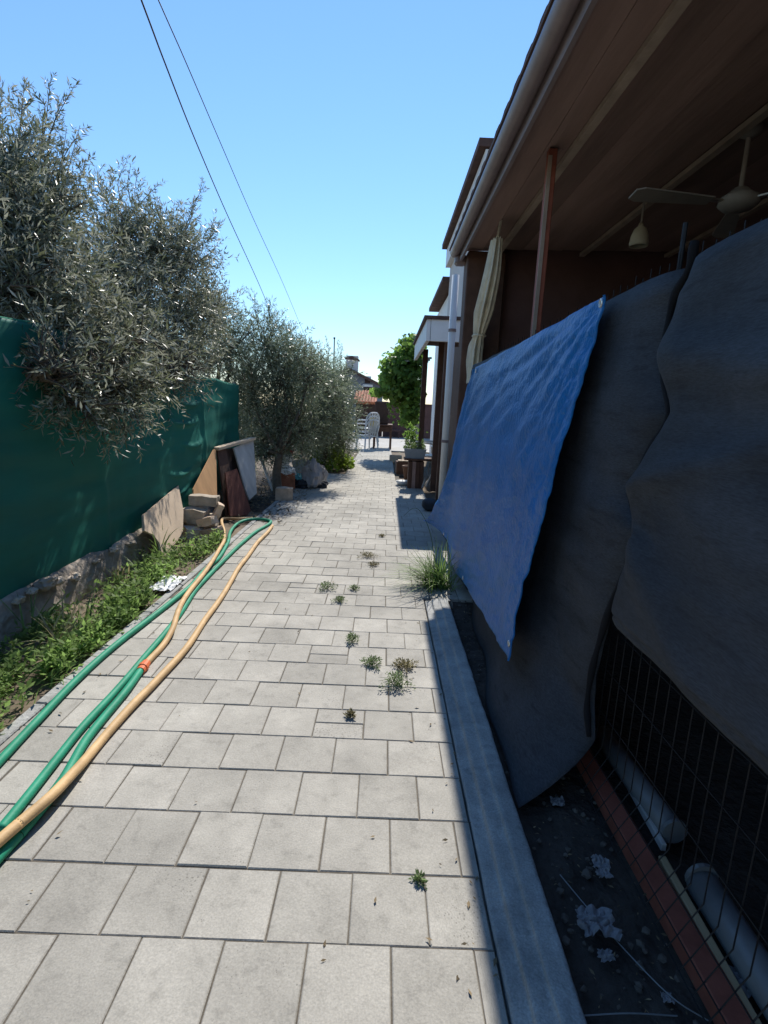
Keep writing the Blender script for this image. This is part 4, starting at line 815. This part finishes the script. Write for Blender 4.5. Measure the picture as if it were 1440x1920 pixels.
c0, c1 = hy(648, 672, YF+.3), hy(672, 700, YF+.3); b = MB(); b.box(((c0.x+c1.x)/2, YF+.5, (c0.z+c1.z)/2-.3), (c1.x-c0.x-.08, .6, c0.z-c1.z+.9)); chm = b.build('chimney', m_plaster, fh)
b = MB(); xm = (c0.x+c1.x)/2; hw = (c1.x-c0.x)/2+.04; b.prism([(xm-hw, YF+.15, c0.z-.02), (xm+hw, YF+.15, c0.z-.10), (xm+hw, YF+.15, c0.z-.04), (xm, YF+.15, c0.z+.14), (xm-hw, YF+.15, c0.z+.04)], (0, -1, 0), .75); b.build('chimney_cap', m_rooftile, chm)
for (p0_, p1_) in (((684, 713), (694, 716)), ((682, 728), (697, 732))):
    A, B_ = hy(*p0_, YF-.05), hy(*p1_, YF-.05); b = MB(); b.box(((A.x+B_.x)/2, YF-.02, (A.z+B_.z)/2), (B_.x-A.x, .06, .22)); wd_ = b.build('window', m_darkbrown, fh)
    b = MB(); b.box(((A.x+B_.x)/2, YF-.06, (A.z+B_.z)/2+.2), (B_.x-A.x+.1, .1, .12)); b.build('sill', m_white, wd_)
# small tiled lean-to in front of it
YS = 23.; A, B_ = hy(668, 742, YS), hy(706, 757, YS); sh = thing('tiled_shed', 'small dark shed with terracotta tiled roof beside the brown wall', 'shed', ((A.x+B_.x)/2, YS, 0))
b = MB(); b.box(((A.x+B_.x)/2, YS+1.0, B_.z/2-.05), (B_.x-A.x-.1, 1.6, B_.z)); b.build('wall', m_darkbrown, sh)
k = 0; x = A.x-.05
while x < B_.x+.05:
    b = MB(); b.tube([(x, YS-.1, B_.z+.02), (x, YS+1.9, A.z+.25)], .07, 6); b.build('roof_tile', m_orangetile, sh); x += .125
# antenna mast
A = hy(627, 634, 28.); b = MB(); b.tube([(A.x, A.y, 0), (A.x, A.y, A.z)], [.045, .03], 6); mast = b.build('antenna_mast', m_cable); tag(mast, 'thin dark mast rising behind the round olive tree', 'mast')
b = MB(); b.box((A.x, A.y, A.z), (.09, .09, .08)); b.build('cap', m_cable, mast)
# plastic chairs, table, cushion
YC = gz(690, 842).y
def chair(name, label, loc, rz, mat, stack=0.):
    root = thing(name, label, 'chair', loc, 'white plastic chairs'); R = Matrix.Rotation(rz, 3, 'Z'); L = Vector(loc)
    def w(p): return L+R@Vector(p)
    b = MB(); b.add([w((-.22, -.21, .43)), w((.22, -.21, .43)), w((.20, .20, .41)), w((-.20, .20, .41)), w((-.22, -.21, .40)), w((.22, -.21, .40)), w((.20, .20, .38)), w((-.20, .20, .38))], [(0,1,2,3),(4,5,6,7),(0,1,5,4),(1,2,6,5),(2,3,7,6),(3,0,4,7)]); b.build('seat', mat, root)
    for sx, sy in ((-1, -1), (1, -1), (-1, 1), (1, 1)):
        b = MB(); b.beam(w((sx*.20, sy*.19, .41)), w((sx*.25, sy*.24, 0)), .05, .04, up=(1, 0, 0)); b.build('leg', mat, root)
    b = MB(); b.tube(smoothpath([w((-.21, .19, .42)), w((-.24, .25, .70)), w((-.15, .29, .86)), w((0, .30, .89)), w((.15, .29, .86)), w((.24, .25, .70)), w((.21, .19, .42))], 5), .02, 6); b.build('back_frame', mat, root)
    for x_ in (-.12, -.04, .04, .12):
        b = MB(); b.beam(w((x_, .20, .42)), w((x_*1.1, .295, .86)), .045, .012, up=(0, 1, 0)); b.build('back_slat', mat, root)
    for sx in (-1, 1):
        b = MB(); b.tube(smoothpath([w((sx*.235, .25, .66)), w((sx*.27, 0, .66)), w((sx*.265, -.20, .62)), w((sx*.245, -.23, .42))], 4), .02, 6); b.build('armrest', mat, root)
    return root
c = gz(688, 842)
for k in range(3): chair('plastic_chair', ['lowest white plastic chair of the stack by the brown table', 'middle white plastic chair of the stack by the brown table', 'topmost white plastic chair of the stack by the brown table'][k], (c.x, c.y+.1+.02*k, .11*k), -2.5, m_plasticw)
tb_ = thing('garden_table', 'dark brown garden table beside the stacked white chairs', 'table', (c.x+.48, c.y+.75, 0)); tx, ty_ = c.x+.46, c.y+.75
b = MB(); b.box((tx, ty_, .74), (.62, 1.1, .05), None, .008); b.build('tabletop', m_brown, tb_)
for sx in (-1, 1):
    for sy in (-1, 1): b = MB(); b.box((tx+sx*.26, ty_+sy*.48, .365), (.06, .06, .72)); b.build('leg', m_brown, tb_)
b = MB(); b.box((tx, ty_, .62), (.54, 1.0, .16)); b.build('apron', m_brown, tb_)
b = MB(); q = hy(697, 791, c.y-.05); b.box((q.x, q.y, q.z), (.13, .13, .26), None, .03); o = b.build('yellow_cushion', m_yellow); tag(o, 'pale yellow cushion on the stacked white chairs', 'cushion')
b = MB(); q = Vector((tx-.05, ty_+.1, .765)); b.box((q.x, q.y, q.z+.35), (.45, .5, .70), None, .03); o = b.build('dark_chest', m_darkbrown); tag(o, 'dark brown chest standing on the garden table', 'chest')
# planters and clutter on the right of the path
def z1(p): return (700+p[0]/6., 640+p[1]/6.)
YP = gz(*z1((470, 1655))).y
c = gz(*z1((470, 1655)))
sc_ = 1/F*(c-CAMP).dot(fw)
st2 = thing('wooden_stand', 'square brown wooden stand carrying the grey trough', 'stand', (c.x, c.y+.1, 0)); hh = hy(*z1((470, 1340)), YP).z
for k in range(4): b = MB(); b.box((c.x-.095+.063*k, c.y+.12, hh/2-.02), (.060, .24, hh), None, .005); b.build('plank', m_brown if k != 1 else m_redwood, st2)
b = MB(); b.box((c.x+.05, c.y+.15, hh+.012), (.50, .34, .03), None, .004); b.build('top_slab', m_brown, st2)
a_, d_ = hy(*z1((330, 1200)), YP+.1), hy(*z1((600, 1300)), YP+.1); zt_ = hh+.028
tr_ = thing('planting_trough', 'grey planting trough with small leafy plants on the wooden stand', 'planter', ((a_.x+d_.x)/2, YP+.15, zt_))
b = MB(); X0_, X1_ = a_.x+.03, d_.x-.02; xm_ = (X0_+X1_)/2; h2 = max(.12, a_.z-zt_)
b.add([(X0_+.03, YP+.02, zt_), (X1_-.03, YP+.02, zt_), (X1_-.03, YP+.28, zt_), (X0_+.03, YP+.28, zt_), (X0_, YP, zt_+h2), (X1_, YP, zt_+h2), (X1_, YP+.30, zt_+h2), (X0_, YP+.30, zt_+h2)], [(0,1,2,3),(0,1,5,4),(1,2,6,5),(2,3,7,6),(3,0,4,7)]); b.build('trough', m_trough, tr_, solid=.012)
b = MB(); b.grid(lambda u, v: (X0_+.01+(X1_-X0_-.02)*u, YP+.01+.28*v, zt_+h2-.02+.01*noise.noise(Vector((u*5, v*5, 0)))), 8, 8); b.build('soil', m_soil, tr_)
n = 260; p = np.stack([X0_+(X1_-X0_)*rng.random(n), YP+.28*rng.random(n), zt_+h2+.14*rng.random(n)**1.5-.02], 1); l = .03+.03*rng.random(n); fast_mesh('plants', leaves(p, rdir(n)+np.array([0, 0, .5]), rdir(n), l, l*.5), 4, m_weed, tr_)
n = 200; q = hy(*z1((430, 1060)), YP+.9); p = np.array([q.x, q.y, q.z])+rng.normal(size=(n, 3))*np.array([.07, .1, .12]); l = .05+.04*rng.random(n)
pt2 = thing('potted_plant', 'small dark pot plant behind the grey trough', 'plant', (q.x, q.y, 0)); fast_mesh('foliage', leaves(p, rdir(n), rdir(n), l, l*.5), 4, m_vine, pt2)
b = MB(); b.lathe([(0, 0), (.09, 0), (.13, .24), (.14, .24), (.14, .27), (.11, .27), (.10, .2)], (q.x, q.y, 0), 14); b.build('pot', m_brown, pt2, smooth=True)
b = MB(); b.tube([(q.x, q.y, .15), (q.x+.02, q.y, q.z)], .012, 5); b.build('stem', m_bark, pt2)
q = gz(*z1((320, 1500))); b = MB(); b.box((q.x, q.y+.15, .12), (.24, .24, .26), Matrix.Rotation(.1, 3, 'Z'), .01); o = b.build('brown_crate', m_brown); tag(o, 'dark red-brown crate beside the wooden stand', 'crate')
b = MB(); b.box((q.x+.03, q.y+.13, .262), (.22, .2, .022), None, .004); b.build('pale_lid', m_board, o)
q = gz(*z1((250, 1350))); cr = thing('open_box', 'low pale open box on the paving behind the brown crate', 'box', (q.x, q.y, 0))
for (dx, dy, sx, sy) in ((-.14, 0, .02, .26), (.14, 0, .02, .26), (0, -.13, .30, .02), (0, .13, .30, .02)): b = MB(); b.box((q.x+dx, q.y+.15+dy, .06), (sx, sy, .14), None, .003); b.build('side_board', m_board, cr)
q = gz(*z1((330, 1620))); b = MB(); b.lathe([(0, .004), (.08, .004), (.115, .07), (.12, .07), (.085, 0), (0, 0)], (q.x, q.y+.05, .002), 18); o = b.build('basin', m_plasticw, None, smooth=True); tag(o, 'small white plastic basin on the paving before the crate', 'basin')
for i, (a, b_, lab) in enumerate([((560, 1470), (640, 1370), 'grey stick leaning by the stand, closest to it'), ((600, 1480), (700, 1400), 'grey stick crossing behind the first by the stand'), ((570, 1530), (720, 1460), 'lower grey stick lying toward the tarpaulin'), ((640, 1500), (730, 1390), 'pale short stick beside the downpipe foot')]):
    A, B_ = hy(*z1(a), YP-.05+.06*i), hy(*z1(b_), YP+.25); A.z = .02+.01*i; b = MB(); b.tube([A, B_], .018, 7); o = b.build('stick', m_greyboard); tag(o, lab, 'stick', 'sticks beside the wooden stand')
q = gz(*z1((650, 1310))); b = MB(); b.lathe([(0, 0), (.08, 0), (.10, .26), (.105, .26), (.105, .275), (.095, .275), (.085, .05)], (q.x+.12, q.y+.5, 0), 16); o = b.build('white_bucket', m_plasticw, None, smooth=True); tag(o, 'white bucket standing behind the trough by the downpipe', 'bucket')
chair('plastic_chair', 'single white plastic chair under the white porch', (.86, YP+1.6, 0), 1.2, m_plasticw)
b = MB(); q = hx(805, 935, .60); b.blob((.62, q.y+.1, .075), (.10, .10, .085), .2, 2, 3, .9, 3.); o = b.build('dark_sack', m_darkcloth, None, smooth=True); tag(o, 'small dark sack at the foot of the downpipe', 'sack')

# ================================================================== overhead cables
def cable(pix, label, r):
    P = [hy(px, py, Y) for px, py, Y in pix]; d = (P[0]-P[1]).normalized(); P = [P[0]+d*4]+P
    b = MB(); b.tube(smoothpath(P, 8), r, 6); o = b.build('overhead_cable', m_cable, None, smooth=True); tag(o, label, 'cable', 'overhead cables')
cable([(265, 0, 5.2), (310, 120, 6.2), (365, 260, 8.0), (425, 400, 11.), (480, 520, 15.), (520, 610, 20.), (560, 680, 26.), (640, 745, 30.1)], 'thicker overhead cable, the lower of the two crossing the sky', .0085)
cable([(297, 0, 5.2), (350, 120, 6.2), (410, 260, 8.0), (475, 410, 11.), (530, 530, 15.), (570, 625, 20.), (600, 690, 26.), (645, 735, 30.1)], 'thinner overhead cable, the upper of the two crossing the sky', .0055)
